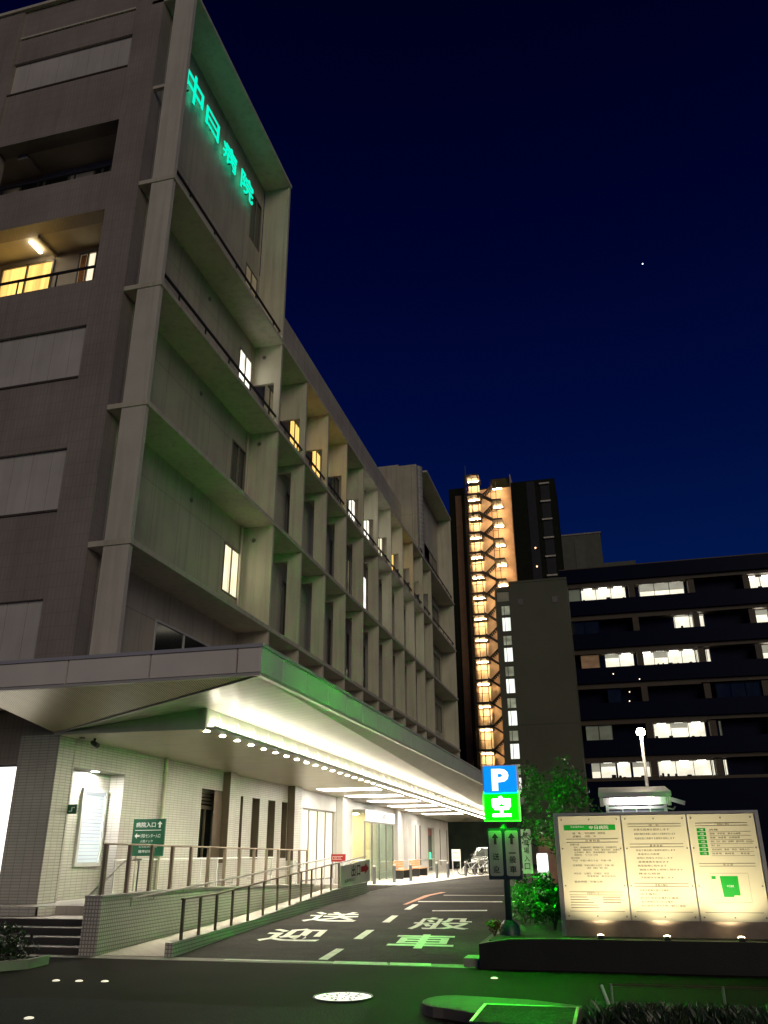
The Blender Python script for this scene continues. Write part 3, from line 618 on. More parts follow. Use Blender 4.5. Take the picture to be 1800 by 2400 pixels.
while y < YE - 0.5:
    q = obj('downlight', MB().disk((-7.55, y, cz(y) - 0.004), 0.052, 16, (0, 0, -1)), M['downlight'], K) if dl is None else dl.copy()
    if dl is None: dl = q; y0_ = y
    else: C.objects.link(q); q.parent = K; q.location = (0, y - y0_, cz(y) - cz(y0_))
    y += 0.735
M['lightpanel'] = glow('ceiling_light_panel', (1.0, 0.96, 0.86), 15.0)
for y in (29.3, 32.7, 36.0, 39.6, 43.2, 47.2):
    obj('light_panel', MB().slab([(-10.1, y, cz(y) - 0.006), (-7.95, y, cz(y) - 0.006), (-7.95, y + 1.05, cz(y + 1.05) - 0.006), (-10.1, y + 1.05, cz(y + 1.05) - 0.006)], (0, 0, 0.004)), M['lightpanel'], K)
# camera under the canopy
t = thing('security_camera', 'small black security camera hanging under the canopy soffit', 'camera', (-10.2, 15.43, 3.69))
obj('mount', MB().tube((-10.2, 15.43, 3.69), (-10.2, 15.43, 3.60), 0.025), M['black'], t)
obj('body', MB().tube((-10.22, 15.40, 3.60), (-10.02, 15.28, 3.52), 0.05, 12), M['black'], t)
t2 = thing('smoke_detector', 'tiny round detector on the ceiling above the tiled pier', 'detector', (-10.35, 15.2, 3.69))
obj('body', MB().lathe([(0.0, -0.04), (0.05, -0.03), (0.06, 0.0)], (-10.35, 15.2, 3.69)), M['winframe'], t2)
# ------------------------------------------------------------------ rooftop name sign
M['neon'] = glow('teal_neon', (0.0, 0.97, 0.62), 1.0)
N = thing('neon_sign', 'glowing teal rooftop name sign of four characters 中日病院', 'sign', (-10.55, 19, 23.4))
for ch, y0, y1, z0, z1 in (('中', 16.28, 17.42, 23.34, 24.50), ('日', 17.68, 18.62, 23.48, 24.22), ('病', 19.0, 20.06, 23.4, 24.22), ('院', 20.48, 21.54, 23.4, 24.26)):
    g = MB(); text(g, ch, (-10.46, y0, z0), (0, 1, 0), (0, 0, 1), y1 - y0, z1 - z0, 0.0, 0.03)
    c_ = obj('letter', g, M['neon'], N)
    obj('bracket', MB().box(XW, -10.512, y0 + 0.3, y0 + 0.34, z0 + 0.3, z0 + 0.34), M['black'], c_); obj('bracket', MB().box(XW, -10.512, y1 - 0.34, y1 - 0.3, z0 + 0.3, z0 + 0.34), M['black'], c_)

# ------------------------------------------------------------------ steps, ramp walls, rails
t = thing('entrance_steps', 'dark stone steps with pale nosings rising to the tiled pier', 'steps', (-9.6, 13.5, 0))
g = MB(); h = MB()
for i in range(4):
    z = 0.11 * (i + 1); y = 12.92 + 0.32 * i
    g.box(-24, -8.34, y, 14.3 if i < 3 else 14.95, z - 0.11, z - 0.012)
    h.box(-24, -8.34, y - 0.012, y + 0.05, z - 0.012, z)
    if i < 3: g.box(-24, -8.34, y + 0.05, y + 0.32, z - 0.012, z - 0.002)
    else: h.box(-24, -8.34, y + 0.05, 14.95, z - 0.012, z - 0.002)
obj('step', g, M['step_dk'], t); obj('nosing', h, M['nosing'], t)
g = MB(); g.box(-24, -10.13, 14.22, 14.3, 0.45, 0.6); g.slab([(-10.13, 14.22, 0.45), (-9.95, 14.9, 0.45), (-9.95, 14.9, 0.6), (-10.13, 14.22, 0.6)], (-0.05, 0, 0)); g.box(-9.95, -8.36, 14.82, 14.92, 0.45, 0.597)
obj('plinth', g, M['tile_cream'], t)

t = thing('ramp_wall', 'tall tiled wall between the steps and the ramp', 'wall', (-8.1, 17, 0))
tp = [(12.8, 0.86), (16.2, 0.85), (19.5, 0.76), (23.5, 0.66)]
g = MB()
for (a, za), (b, zb) in zip(tp, tp[1:]):
    xa, xb = -7.98 - 0.012 * (a - 12.8), -7.98 - 0.012 * (b - 12.8)
    g.slab([(xa, a, 0), (xb, b, 0), (xb, b, zb - .03), (xa, a, za - .03)], (-0.3, 0, 0))
obj('wall', g, M['tile_grid'], t)
g = MB()
for (a, za), (b, zb) in zip(tp, tp[1:]):
    xa, xb = -7.97 - 0.012 * (a - 12.8), -7.97 - 0.012 * (b - 12.8)
    g.slab([(xa, a, za - .03), (xb, b, zb - .03), (xb, b, zb), (xa, a, za)], (-0.32, 0, 0))
obj('coping', g, M['nosing'], t)
t = thing('ramp_wall', 'low tiled kerb wall along the drive side of the ramp', 'wall', (-7.1, 18, 0))
OW = [(12.92, -6.72, 0.20), (15.0, -6.93, 0.21), (17, -7.09, 0.235), (20, -7.24, 0.385), (23, -7.37, 0.52), (26.8, -7.5, 0.60)]
def ow(y):
    for (a, xa, za), (b, xb, zb) in zip(OW, OW[1:]):
        if y <= b: k = (y - a) / (b - a); return xa + k * (xb - xa), za + k * (zb - za)
    return OW[-1][1:]
g = MB()
for (a, xa, za), (b, xb, zb) in zip(OW, OW[1:]):
    g.slab([(xa, a, 0), (xb, b, 0), (xb, b, zb), (xa, a, za)], (-0.14, 0, 0))
obj('wall', g, M['tile_grid'], t)

def rail_thing(name, label, cat, pts, posts, m, rad=0.02, pw=0.05, pd=0.02, z0f=None, group=None, flat=False):
    t = thing(name, label, cat, (pts[0][0], pts[0][1], 0), group)
    g = MB()
    if flat:
        for a, b in zip(pts, pts[1:]): g.slab([(a[0] - .03, a[1], a[2]), (a[0] + .03, a[1], a[2]), (b[0] + .03, b[1], b[2]), (b[0] - .03, b[1], b[2])], (0, 0, 0.022))
    else: g.path(pts, rad, 8)
    obj('rail', g, m, t)
    for x, y, za, zb in posts:
        obj('post', MB().box(x - pd / 2, x + pd / 2, y - pw / 2, y + pw / 2, za, zb), m, t)
    return t
py = [13.35, 14.12, 14.94, 15.77, 16.7, 17.6, 18.5, 19.4, 20.25, 21.1, 22.0, 22.9, 23.7]
rz = lambda y: 0.78 if y < 15 else 0.78 + (y - 15) * 0.0455
rail_thing('ramp_railing', 'dark flat-topped railing on the low kerb wall beside the drive', 'railing', [(ow(y)[0] - .06, y, rz(y)) for y in [13.3] + py[2:] + [26.75]],
           [(ow(y)[0] - .06, y, ow(y)[1], rz(y)) for y in py], M['bronze'], pw=0.06, pd=0.03, flat=True)
px = lambda y: -8.12 - 0.012 * (y - 12.8)
cop = lambda y: 0.85 if y < 16.2 else 0.85 - (y - 16.2) * 0.0262
rt = lambda y: 1.63 - 0.0117 * (y - 12.9)
pp = [13.0, 13.76, 14.54, 15.33, 16.12, 16.93, 17.75, 18.55, 19.4, 20.2, 21.0, 21.8, 22.6, 23.25]
rail_thing('podium_railing', 'brown metal railing with square posts on top of the tall ramp wall', 'railing', [(px(y), y, rt(y)) for y in (12.9, 18, 23.3)],
           [(px(y), y, cop(y), rt(y)) for y in pp], M['rail_red'], rad=0.016, pw=0.07, pd=0.05)
t = rail_thing('ramp_handrail', 'pale round handrail bracketed to the ramp side of the tall wall', 'handrail', [(-7.88, 13.54, 0.66), (-7.88, 13.54, 0.78), (-7.92, 18.9, 1.03), (-7.98, 23.2, 1.24), (-8.0, 24.6, 1.3)], [], M['steel'], rad=0.02)
for y in (14.3, 15.4, 16.5, 17.6, 18.7, 19.8, 20.9, 22.0):
    z = 0.78 + (y - 13.54) * .0466; x = -7.98 - 0.012 * (y - 12.8); obj('bracket', MB().path([(-7.89, y, z), (-7.89, y, z - .08), (x, y, z - .08)], 0.007, 5), M['steel'], t)
t = rail_thing('wall_handrail', 'thin white two-legged handrail standing before the cream tiled wall', 'handrail', [(-9.55, 15.6, 1.35), (-9.55, 24.0, 1.33)], [(-9.55, y, 0.6, 1.345) for y in (15.65, 17.1, 18.0, 19.4, 20.3, 21.7, 22.6, 23.9)], M['white'], rad=0.018, pw=0.03, pd=0.03)
t = rail_thing('step_handrail', 'thin dark sloping handrail at the top of the dark steps', 'handrail', [(-8.42, 13.1, 0.62), (-8.42, 13.1, 0.83), (-8.42, 14.15, 1.36), (-8.2, 14.3, 1.38)], [(-8.42, 14.6, 0.6, 1.35)], M['steel'], rad=0.015, pw=0.02)
# plank-thin base plates and small low wall behind the railing
rail_thing('wall_handrail', 'pale barrier rail along the walkway past the green poster pier', 'handrail', [(-9.3, 25.2, 1.2), (-9.3, 33.0, 1.15)], [(-9.3, y, 0.5, 1.2) for y in (25.3, 26.2, 27.1, 28, 29, 30, 31, 32)], M['white'], rad=0.018, pw=0.03, pd=0.03)

# ------------------------------------------------------------------ signs at the entrance
M['sign_green'] = mat('green_sign_face', (0.004, 0.085, 0.04), 0.45, var=0.05)
M['sign_white'] = mat('white_sign_face', (0.80, 0.80, 0.76), 0.5, var=0.04)
M['letter_w'] = mat('white_lettering', (0.85, 0.85, 0.82), 0.5, var=0.0)
M['letter_g'] = mat('green_lettering', (0.01, 0.25, 0.14), 0.5, var=0.0)
t = thing('direction_sign', 'green board reading 病院入口 with white arrows behind the railing', 'sign', (-9.66, 17.04, 0.6))
f_ = obj('board', MB().box(-10.04, -9.28, 17.02, 17.06, 1.42, 2.16), M['sign_green'], t)
for x in (-9.95, -9.4): obj('leg', MB().box(x, x + 0.04, 17.06, 17.1, 0.6, 2.1), M['frame_white'], t)
g = MB(); Y = 17.015; X_, Z_ = (1, 0, 0), (0, 0, 1)
text(g, '病院入口', (-9.97, Y, 1.99), X_, Z_, 0.47, 0.105, 0.012); arrow(g, (-9.40, Y, 2.045), X_, Z_, (0, -.003, 0), .13, .12)
g.box(-9.98, -9.36, Y - .002, Y + .001, 1.925, 1.938)
arrow(g, (-9.92, Y, 1.82), Z_, (-1, 0, 0), (0, -.003, 0), .12, .11); text(g, '健診センター入口', (-9.84, Y, 1.78), X_, Z_, 0.47, 0.08, 0.008)
text(g, '人間ドック', (-9.84, Y, 1.685), X_, Z_, 0.3, 0.055, 0.006); text(g, '生活習慣病健診', (-9.86, Y, 1.585), X_, Z_, 0.44, 0.055, 0.006); text(g, '健康診断', (-9.86, Y, 1.48), X_, Z_, 0.32, 0.06, 0.006)
obj('lettering', g, M['letter_w'], f_)
t = thing('exit_plate', 'tiny green arrow plate sticking out of the wall beside the lit niche', 'sign', (-10.6, 15.43, 2.2))
pl_ = obj('board', MB().box(-10.62, -10.42, 15.42, 15.445, 2.22, 2.40), M['sign_green'], t)
g = MB(); g.path([(-10.58, 15.412, 2.27), (-10.52, 15.412, 2.27), (-10.52, 15.412, 2.34), (-10.46, 15.412, 2.34)], 0.011, 4); obj('arrow', g, M['letter_w'], pl_)
t = thing('wall_poster', 'tall pale poster with green vertical lettering on the pier left of the glazing', 'poster', (-10.35, 28.2, 1.5))
b_ = obj('board', MB().box(-10.62, -10.597, 28.52, 29.2, 1.52, 2.42), M['sign_white'], t)
g = MB()
for i, ch in enumerate('発熱外来'): text(g, ch, (-10.594, 28.66, 2.2 - i * 0.16), (0, 1, 0), Z_, 0.4, 0.14, 0.02)
g.box(-10.596, -10.592, 28.7, 29.0, 1.55, 1.68); obj('lettering', g, M['letter_g'], b_)
# exit board on the end of the ramp railing
t = thing('exit_board', 'pale board reading 出口 with a red arrow on the ramp railing end', 'sign', (-7.4, 25, 0.5))
bd = obj('board', MB().slab([(-7.41, 23.75, 0.54), (-7.41, 26.75, 0.62), (-7.41, 26.75, 1.25), (-7.41, 23.75, 1.10)], (-0.03, 0, 0)), mat('pale_board', (0.78, 0.78, 0.68), 0.5), t)
g = MB(); sl = Vector((0, 1, 0.04))
text(g, '出', (-7.405, 24.75, 0.79), sl, Z_, 0.42, 0.31, 0.025); text(g, '口', (-7.405, 25.3, 0.80), sl, Z_, 0.36, 0.29, 0.02); text(g, '駐車場出口', (-7.405, 24.1, 0.65), sl, Z_, 1.0, 0.09, 0.006); obj('lettering', g, M['ink'], bd)
M['red'] = mat('red_sign_paint', (0.42, 0.02, 0.025), 0.5, var=0.08)
a_ = [(25.75, .90), (26.2, .91), (26.2, .84), (26.6, .99), (26.2, 1.14), (26.2, 1.07), (25.75, 1.05)]
obj('arrow', MB().slab([(-7.402, y, z) for y, z in a_], (-0.006, 0, 0)), M['red'], bd)
t = thing('red_board', 'small dark red notice board with an arrow on a stand near the doors', 'sign', (-8.83, 28, 0.47))
bd = obj('board', MB().box(-9.08, -8.58, 27.98, 28.0, 1.16, 1.39), M['red'], t)
obj('leg', MB().box(-8.85, -8.81, 28.0, 28.03, 0.46, 1.3), M['steel'], t)
g = MB(); g.box(-9.03, -8.7, 27.975, 27.979, 1.22, 1.235); g.box(-9.03, -9.01, 27.975, 27.979, 1.235, 1.33); g.box(-9.01, -8.68, 27.975, 27.979, 1.31, 1.33); text(g, '受付', (-8.98, 27.976, 1.245), X_, Z_, 0.24, 0.055, 0.01); obj('lettering', g, mat('pale_red_lettering', (0.75, 0.5, 0.48), 0.5), bd)

# ------------------------------------------------------------------ bollards and street things near the doors
M['bollard'] = mat('grey_bollard_metal', (0.13, 0.13, 0.135), 0.4, 0.4)
def bollard(x, y, label):
    t = thing('bollard', label, 'bollard', (x, y, dz(y) + 0.01), 'bollards along the drop-off kerb')
    z = dz(y) + 0.01
    obj('post', MB().lathe([(0.075, 0), (0.065, 0.02), (0.06, 0.60)], (x, y, z)), M['bollard'], t, smooth=True)
    obj('cap', MB().lathe([(0.062, 0.60), (0.062, 0.635), (0.045, 0.66), (0.0, 0.668)], (x, y, z)), M['steel'], t, smooth=True)
    return t
BL = [(-8.91, 32.8, 'dark bollard nearest the ramp, before the sliding doors'), (-8.62, 34.8, 'dark bollard just left of the orange benches'), (-8.31, 36.4, 'dark bollard standing in front of the orange benches'),
      (-7.83, 39.6, 'dark bollard in front of the metal barrier'), (-7.51, 40.6, 'dark bollard between the metal barrier and the white notice stand'), (-7.13, 43.35, 'dark bollard just right of the white notice stand'),
      (-6.95, 45.2, 'dark bollard beside the parked bicycles and the car'), (-6.5, 47.1, 'farthest dark bollard, by the car bumper')]
b0_ = bollard(*BL[0])
for x, y, l in BL[1:]: dup(b0_, (x, y, dz(y) + 0.01), l)
M['orange_seat'] = mat('orange_wood', (0.62, 0.30, 0.12), 0.55, var=0.18, scale=6)
def bench(x, y0, y1, label):
    t = thing('bench', label, 'bench', (x, (y0 + y1) / 2, 0.31), 'orange benches by the doors')
    g = MB()
    for i in range(4): g.box(x + 0.1 * i, x + 0.1 * i + 0.085, y0, y1, 0.66, 0.69)
    obj('seat', g, M['orange_seat'], t)
    g = MB()
    for i in range(3): g.box(x - 0.08, x - 0.05, y0, y1, 0.76 + i * 0.1, 0.84 + i * 0.1)
    obj('backrest', g, M['orange_seat'], t)
    for y in (y0 + 0.15, y1 - 0.2): obj('leg', MB().box(x - 0.08, x + 0.36, y, y + 0.05, 0.31, 0.66), M['black'], t)
bench(-9.55, 38.6, 40.6, 'orange slatted bench nearer the sliding doors'); bench(-9.55, 42.0, 44.2, 'orange slatted bench farther along the wall')
t = thing('barrier', 'silver pipe barrier with upright bars beyond the benches', 'barrier', (-8.2, 43.3, 0.31))
g = MB(); g.path([(-8.58, 43.3, 0.31), (-8.58, 43.3, 1.0), (-7.95, 43.3, 1.0), (-7.95, 43.3, 0.31)], 0.02, 8); obj('frame', g, M['steel'], t, smooth=True)
g = MB()
for i in range(6): g.tube((-8.49 + i * 0.09, 43.3, 0.42), (-8.49 + i * 0.09, 43.3, 0.99), 0.008, 6)
g.tube((-8.58, 43.3, 0.42), (-7.95, 43.3, 0.42), 0.012, 6); obj('bar', g, M['steel'], t)
t = thing('barrier', 'long silver pipe barrier along the wall behind the benches', 'barrier', (-10.0, 43.3, 0.31))
g = MB(); g.path([(-10.1, 38.2, 0.31), (-10.1, 38.2, 1.02), (-10.1, 50.5, 1.02), (-10.1, 50.5, 0.31)], 0.02, 8); g.tube((-10.1, 38.2, 0.6), (-10.1, 50.5, 0.6), 0.012, 6)
for y in (41, 44, 47): g.tube((-10.1, y, 0.31), (-10.1, y, 1.02), 0.018, 6)
obj('frame', g, M['steel'], t)
t = thing('notice_stand', 'white notice stand on legs at the end of the hospital wall', 'sign', (-7.6, 43.4, 0.31))
bd = obj('board', MB().box(-7.80, -7.36, 43.38, 43.41, 0.98, 1.52), M['sign_white'], t)
g = MB(); text(g, '駐輪禁止', (-7.74, 43.376, 1.32), X_, Z_, 0.32, 0.08, 0.008)
for i in range(3): g.box(-7.74, -7.45, 43.376, 43.378, 1.08 + i * 0.06, 1.095 + i * 0.06)
obj('lettering', g, M['concrete'], bd)
for x in (-7.79, -7.41): obj('leg', MB().box(x, x + 0.035, 43.41, 43.45, 0.31, 0.98), M['white'], t)
obj('crossbar', MB().box(-7.76, -7.41, 43.42, 43.44, 0.5, 0.54), M['white'], t)
def bicycle(x, y, a, label):
    t = thing('bicycle', label, 'bicycle', (x, y, 0.31), 'bicycles parked by the wall end')
    ca, sa = math.cos(a), math.sin(a); P = lambda q, h, s=0: (x + ca * q - sa * s, y + sa * q + ca * s, 0.31 + h)
    for q in (-0.48, 0.48):
        w = obj('wheel', MB().torus(P(q, 0.3), (-sa, ca, 0), 0.28, 0.02, 20, 6), M['black'], t)
        g = MB()
        for i in range(8): th = i * math.pi / 4; g.tube(P(q, 0.3), P(q + 0.27 * math.cos(th), 0.3 + 0.27 * math.sin(th)), 0.003, 3)
        obj('spokes', g, M['steel'], w)
    obj('frame', MB().path([P(-.48, .3), P(-.2, .55), P(.35, .62), P(-.05, .3), P(-.48, .3)], 0.016, 6).path([P(-.05, .3), P(-.22, .68)], .015, 6).path([P(.48, .3), P(.36, .72)], .014, 6), M['white'], t)
    obj('saddle', MB().box(*sorted((P(-.32, 0)[0], P(-.12, 0)[0])), y - .06, y + .06, 1.0, 1.05), M['black'], t)
    obj('handlebar', MB().path([P(.3, .75, -.24), P(.36, .74), P(.3, .75, .24)], .012, 6), M['steel'], t)
    obj('basket', MB().obox(P(.42, .5, -.15), Vector((ca, sa, 0)) * .22, Vector((-sa, ca, 0)) * .3, (0, 0, .2)), M['winframe'], t)
bicycle(-7.05, 44.6, 0.5, 'white framed bicycle parked next to the white notice stand'); bicycle(-6.75, 45.9, 0.25, 'white framed bicycle parked nearer the car')
# car
t = thing('parked_car', 'silver station wagon parked beyond the bollards, facing the drive', 'car', (-6.7, 49.5, 0.315))
x0, x1, yf, z0 = -7.55, -5.9, 47.6, 0.315
M['carpaint'] = mat('silver_car_paint', (0.055, 0.06, 0.057), 0.25, 0.4, var=0.03)
prof = [(0, .28), (0, .62), (.05, .74), (.85, .84), (1.45, 1.24), (1.75, 1.30), (3.4, 1.28), (3.85, 1.12), (3.95, .8), (3.95, .28)]
g = MB(); nP = len(prof)
secs = [(x0, .92), (x0 + .08, 1.0), (x1 - .08, 1.0), (x1, .92)]
vs = []
for i, (xx, k) in enumerate(secs):
    for a, b in prof:
        inset = 0.16 * max(0, (b - .84) / .46) if b > .84 else 0
        xq = xx + (inset if i < 2 else -inset); vs.append((xq, yf + a * (1.0) + (.06 if i in (0, 3) and a < .1 else 0), z0 + .28 + (b - .28) * (k if b < .3 else 1)))
fs = []
for i in range(3):
    for j in range(nP): fs.append((i * nP + j, i * nP + (j + 1) % nP, (i + 1) * nP + (j + 1) % nP, (i + 1) * nP + j))
fs += [tuple(range(nP - 1, -1, -1)), tuple(range(3 * nP, 4 * nP))]
g.add(vs, fs); obj('body', g, M['carpaint'], t)
obj('windscreen', MB().slab([(x0 + .16, yf + .88, z0 + .87), (x1 - .16, yf + .88, z0 + .87), (x1 - .26, yf + 1.42, z0 + 1.235), (x0 + .26, yf + 1.42, z0 + 1.235)], (0, -.012, .012)), M['dkglass'], t)
for s, xx in ((1, x0), (-1, x1)):
    obj('side_window', MB().slab([(xx + s * .03, yf + 1.1, z0 + .88), (xx + s * .03, yf + 3.6, z0 + .9), (xx + s * .15, yf + 3.4, z0 + 1.2), (xx + s * .145, yf + 1.5, z0 + 1.2)], (-s * .02, 0, 0)), M['dkglass'], t)
    obj('headlight', MB().slab([(xx + s * .05, yf - .005, z0 + .56), (xx + s * .38, yf - .005, z0 + .56), (xx + s * .38, yf - .005, z0 + .68), (xx + s * .05, yf - .005, z0 + .7)], (0, -.02, 0)), M['white'], t)
    for yy in (yf + .72, yf + 3.2):
        w = obj('wheel', MB().tube((xx + s * .2, yy, z0 + .3), (xx + s * .0, yy, z0 + .3), .3, 18), M['black'], t); obj('rim', MB().tube((xx - s * .001, yy, z0 + .3), (xx - s * .008, yy, z0 + .3), .18, 12), M['steel'], w)
    obj('mirror', MB().box(*sorted((xx, xx - s * .16)), yf + 1.1, yf + 1.2, z0 + .86, z0 + .98), M['black'], t)
obj('grille', MB().box(x0 + .4, x1 - .4, yf - .015, yf - .003, z0 + .52, z0 + .66), M['black'], t)
obj('bumper', MB().box(x0 + .06, x1 - .06, yf - .05, yf - .003, z0 + .25, z0 + .42), M['black'], t)
obj('number_plate', MB().box(-6.89, -6.56, yf - .062, yf - .052, z0 + .3, z0 + .44), M['white'], t)

# ------------------------------------------------------------------ parking sign
M['p_blue'] = glow('lit_blue_panel', (0.0, 0.26, 1.0), 1.15)
M['p_green'] = glow('lit_green_panel', (0.0, 1.0, 0.0), 430.0)
M['p_white'] = glow('lit_white_letter', (1.0, 1.0, 1.0), 1.6)
M['p_char'] = glow('lit_white_character', (0.75, 1.0, 0.80), 9.0)
M['post_blue'] = mat('dark_blue_post_paint', (0.015, 0.035, 0.05), 0.4, var=0.1)
t = thing('parking_sign', 'tall parking sign with blue P panel over green 空 panel on a dark post', 'sign', (-1.61, 13.55, 0.33))
obj('post', MB().tube((-1.61, 13.55, 0.33), (-1.61, 13.55, 1.88), 0.05, 14), M['post_blue'], t, smooth=True)
obj('base', MB().lathe([(0.16, 0.0), (0.15, 0.12), (0.07, 0.2)], (-1.61, 13.55, 0.33)), M['post_blue'], t, smooth=True)
cb = obj('cabinet', MB().box(-1.885, -1.335, 13.46, 13.64, 1.90, 2.725), M['white'], t)
obj('blue_panel', MB().box(-1.865, -1.355, 13.44, 13.459, 2.30, 2.71), M['p_blue'], t); obj('blue_panel', MB().box(-1.865, -1.355, 13.641, 13.66, 2.30, 2.71), M['p_blue'], t)
gp = obj('green_panel', MB().box(-1.865, -1.355, 13.44, 13.459, 1.915, 2.297), M['p_green'], t); gq = obj('green_panel', MB().box(-1.865, -1.355, 13.641, 13.66, 1.915, 2.297), M['p_green'], t)
g = MB(); text(g, 'P', (-1.74, 13.435, 2.345), X_, Z_, 0.265, 0.325, 0.045); obj('letter', g, M['p_white'], t)
g = MB(); text(g, 'P', (-1.48, 13.665, 2.345), (-1, 0, 0), Z_, 0.265, 0.325, 0.045); obj('letter', g, M['p_white'], t)
g = MB(); text(g, '空', (-1.755, 13.435, 1.965), X_, Z_, 0.29, 0.30, 0.03); obj('character', g, M['p_char'], gp)
g = MB(); text(g, '空', (-1.465, 13.665, 1.965), (-1, 0, 0), Z_, 0.29, 0.30, 0.03); obj('character', g, M['p_char'], gq)
bd = obj('lower_board', MB().box(-1.865, -1.365, 13.47, 13.50, 1.08, 1.80), M['post_blue'], t)
M['plate'] = mat('grey_direction_plate', (0.36, 0.38, 0.36), 0.5, var=0.06)
def rrect(x0, x1, z0, z1, y, rr=0.03):
    ps = []
    for cx, cz_, a in ((x1 - rr, z1 - rr, 0), (x0 + rr, z1 - rr, 90), (x0 + rr, z0 + rr, 180), (x1 - rr, z0 + rr, 270)):
        for i in range(5): th = R(a + i * 22.5); ps.append((cx + rr * math.cos(th), y, cz_ + rr * math.sin(th)))
    return ps
for x0_, x1_, word in ((-1.84, -1.64, '送迎'), (-1.59, -1.39, '一般車')):
    pl_ = obj('plate', MB().slab(rrect(x0_, x1_, 1.13, 1.765, 13.469), (0, -0.008, 0)), M['plate'], t)
    g = MB(); cx = (x0_ + x1_) / 2; arrow(g, (cx, 13.459, 1.65), X_, Z_, (0, -.003, 0), .16, .11)
    if word == '一般車':
        g.box(cx - .055, cx + .055, 13.454, 13.456, 1.44, 1.455); text(g, '般', (cx - .05, 13.455, 1.305), X_, Z_, .10, .10, .012); text(g, '車', (cx - .05, 13.455, 1.17), X_, Z_, .10, .10, .012)
    else: text(g, '送', (cx - .05, 13.455, 1.35), X_, Z_, .10, .10, .012); text(g, '迎', (cx - .05, 13.455, 1.17), X_, Z_, .10, .10, .012)
    obj('lettering', g, M['ink'], pl_)

# ------------------------------------------------------------------ planter and information board
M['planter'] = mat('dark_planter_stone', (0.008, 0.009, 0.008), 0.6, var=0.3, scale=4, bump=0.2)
t = thing('planter', 'long dark stone planter wall below the information board', 'planter', (1, 12.9, 0))
prof = [(-1.93, 0), (9, 0), (9, .385), (-0.9, .375), (-1.5, .365), (-1.75, .33), (-1.93, .30)]
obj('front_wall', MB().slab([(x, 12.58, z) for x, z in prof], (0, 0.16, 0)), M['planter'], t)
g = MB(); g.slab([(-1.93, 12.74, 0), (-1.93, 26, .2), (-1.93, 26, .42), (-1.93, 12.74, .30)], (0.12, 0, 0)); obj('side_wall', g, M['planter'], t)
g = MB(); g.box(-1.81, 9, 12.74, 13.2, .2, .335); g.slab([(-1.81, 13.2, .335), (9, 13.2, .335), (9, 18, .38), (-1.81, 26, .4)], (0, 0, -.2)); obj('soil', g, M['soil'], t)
obj('kerb_stone', MB().box(-2.17, -1.94, 12.7, 13.1, 0, .11), M['concrete'], t)
t = thing('information_board', 'wide steel framed board of three cream text panels lit from below', 'information board', (0.6, 13.5, 0.33))
g = MB()
g.box(-0.84, -0.79, 13.46, 13.56, .33, 2.0); g.box(2.01, 2.06, 13.46, 13.56, .33, 2.0); g.box(-0.79, 2.01, 13.46, 13.56, 1.965, 2.0); g.box(-0.79, 2.01, 13.50, 13.56, .33, 1.965)
obj('frame', g, M['steel'], t)
M['kick'] = mat('brushed_brown_metal', (0.42, 0.33, 0.26), 0.35, 0.75, var=0.15, scale=5)
obj('kick_plate', MB().box(-0.785, 2.005, 13.485, 13.499, .335, .545), M['kick'], t)
M['cream_panel'] = mat('cream_board_panel', (0.80, 0.76, 0.57), 0.55, var=0.03)
XP = [(-0.775, 0.135), (0.155, 1.065), (1.085, 1.995)]
M['board_ink'] = mat('board_ink', (0.11, 0.085, 0.045), 0.7, var=0.0)
M['map_green'] = mat('map_green', (0.0, 0.42, 0.03), 0.5, var=0.02)
YB = 13.4775
def line(g, x0, x1, z, w=.006): g.box(x0, x1, YB - .001, YB + .001, z, z + w)
def words(g, s, x, z, w, h): text(g, s, (x, YB, z), X_, Z_, w, h, 0.0, fit=True)
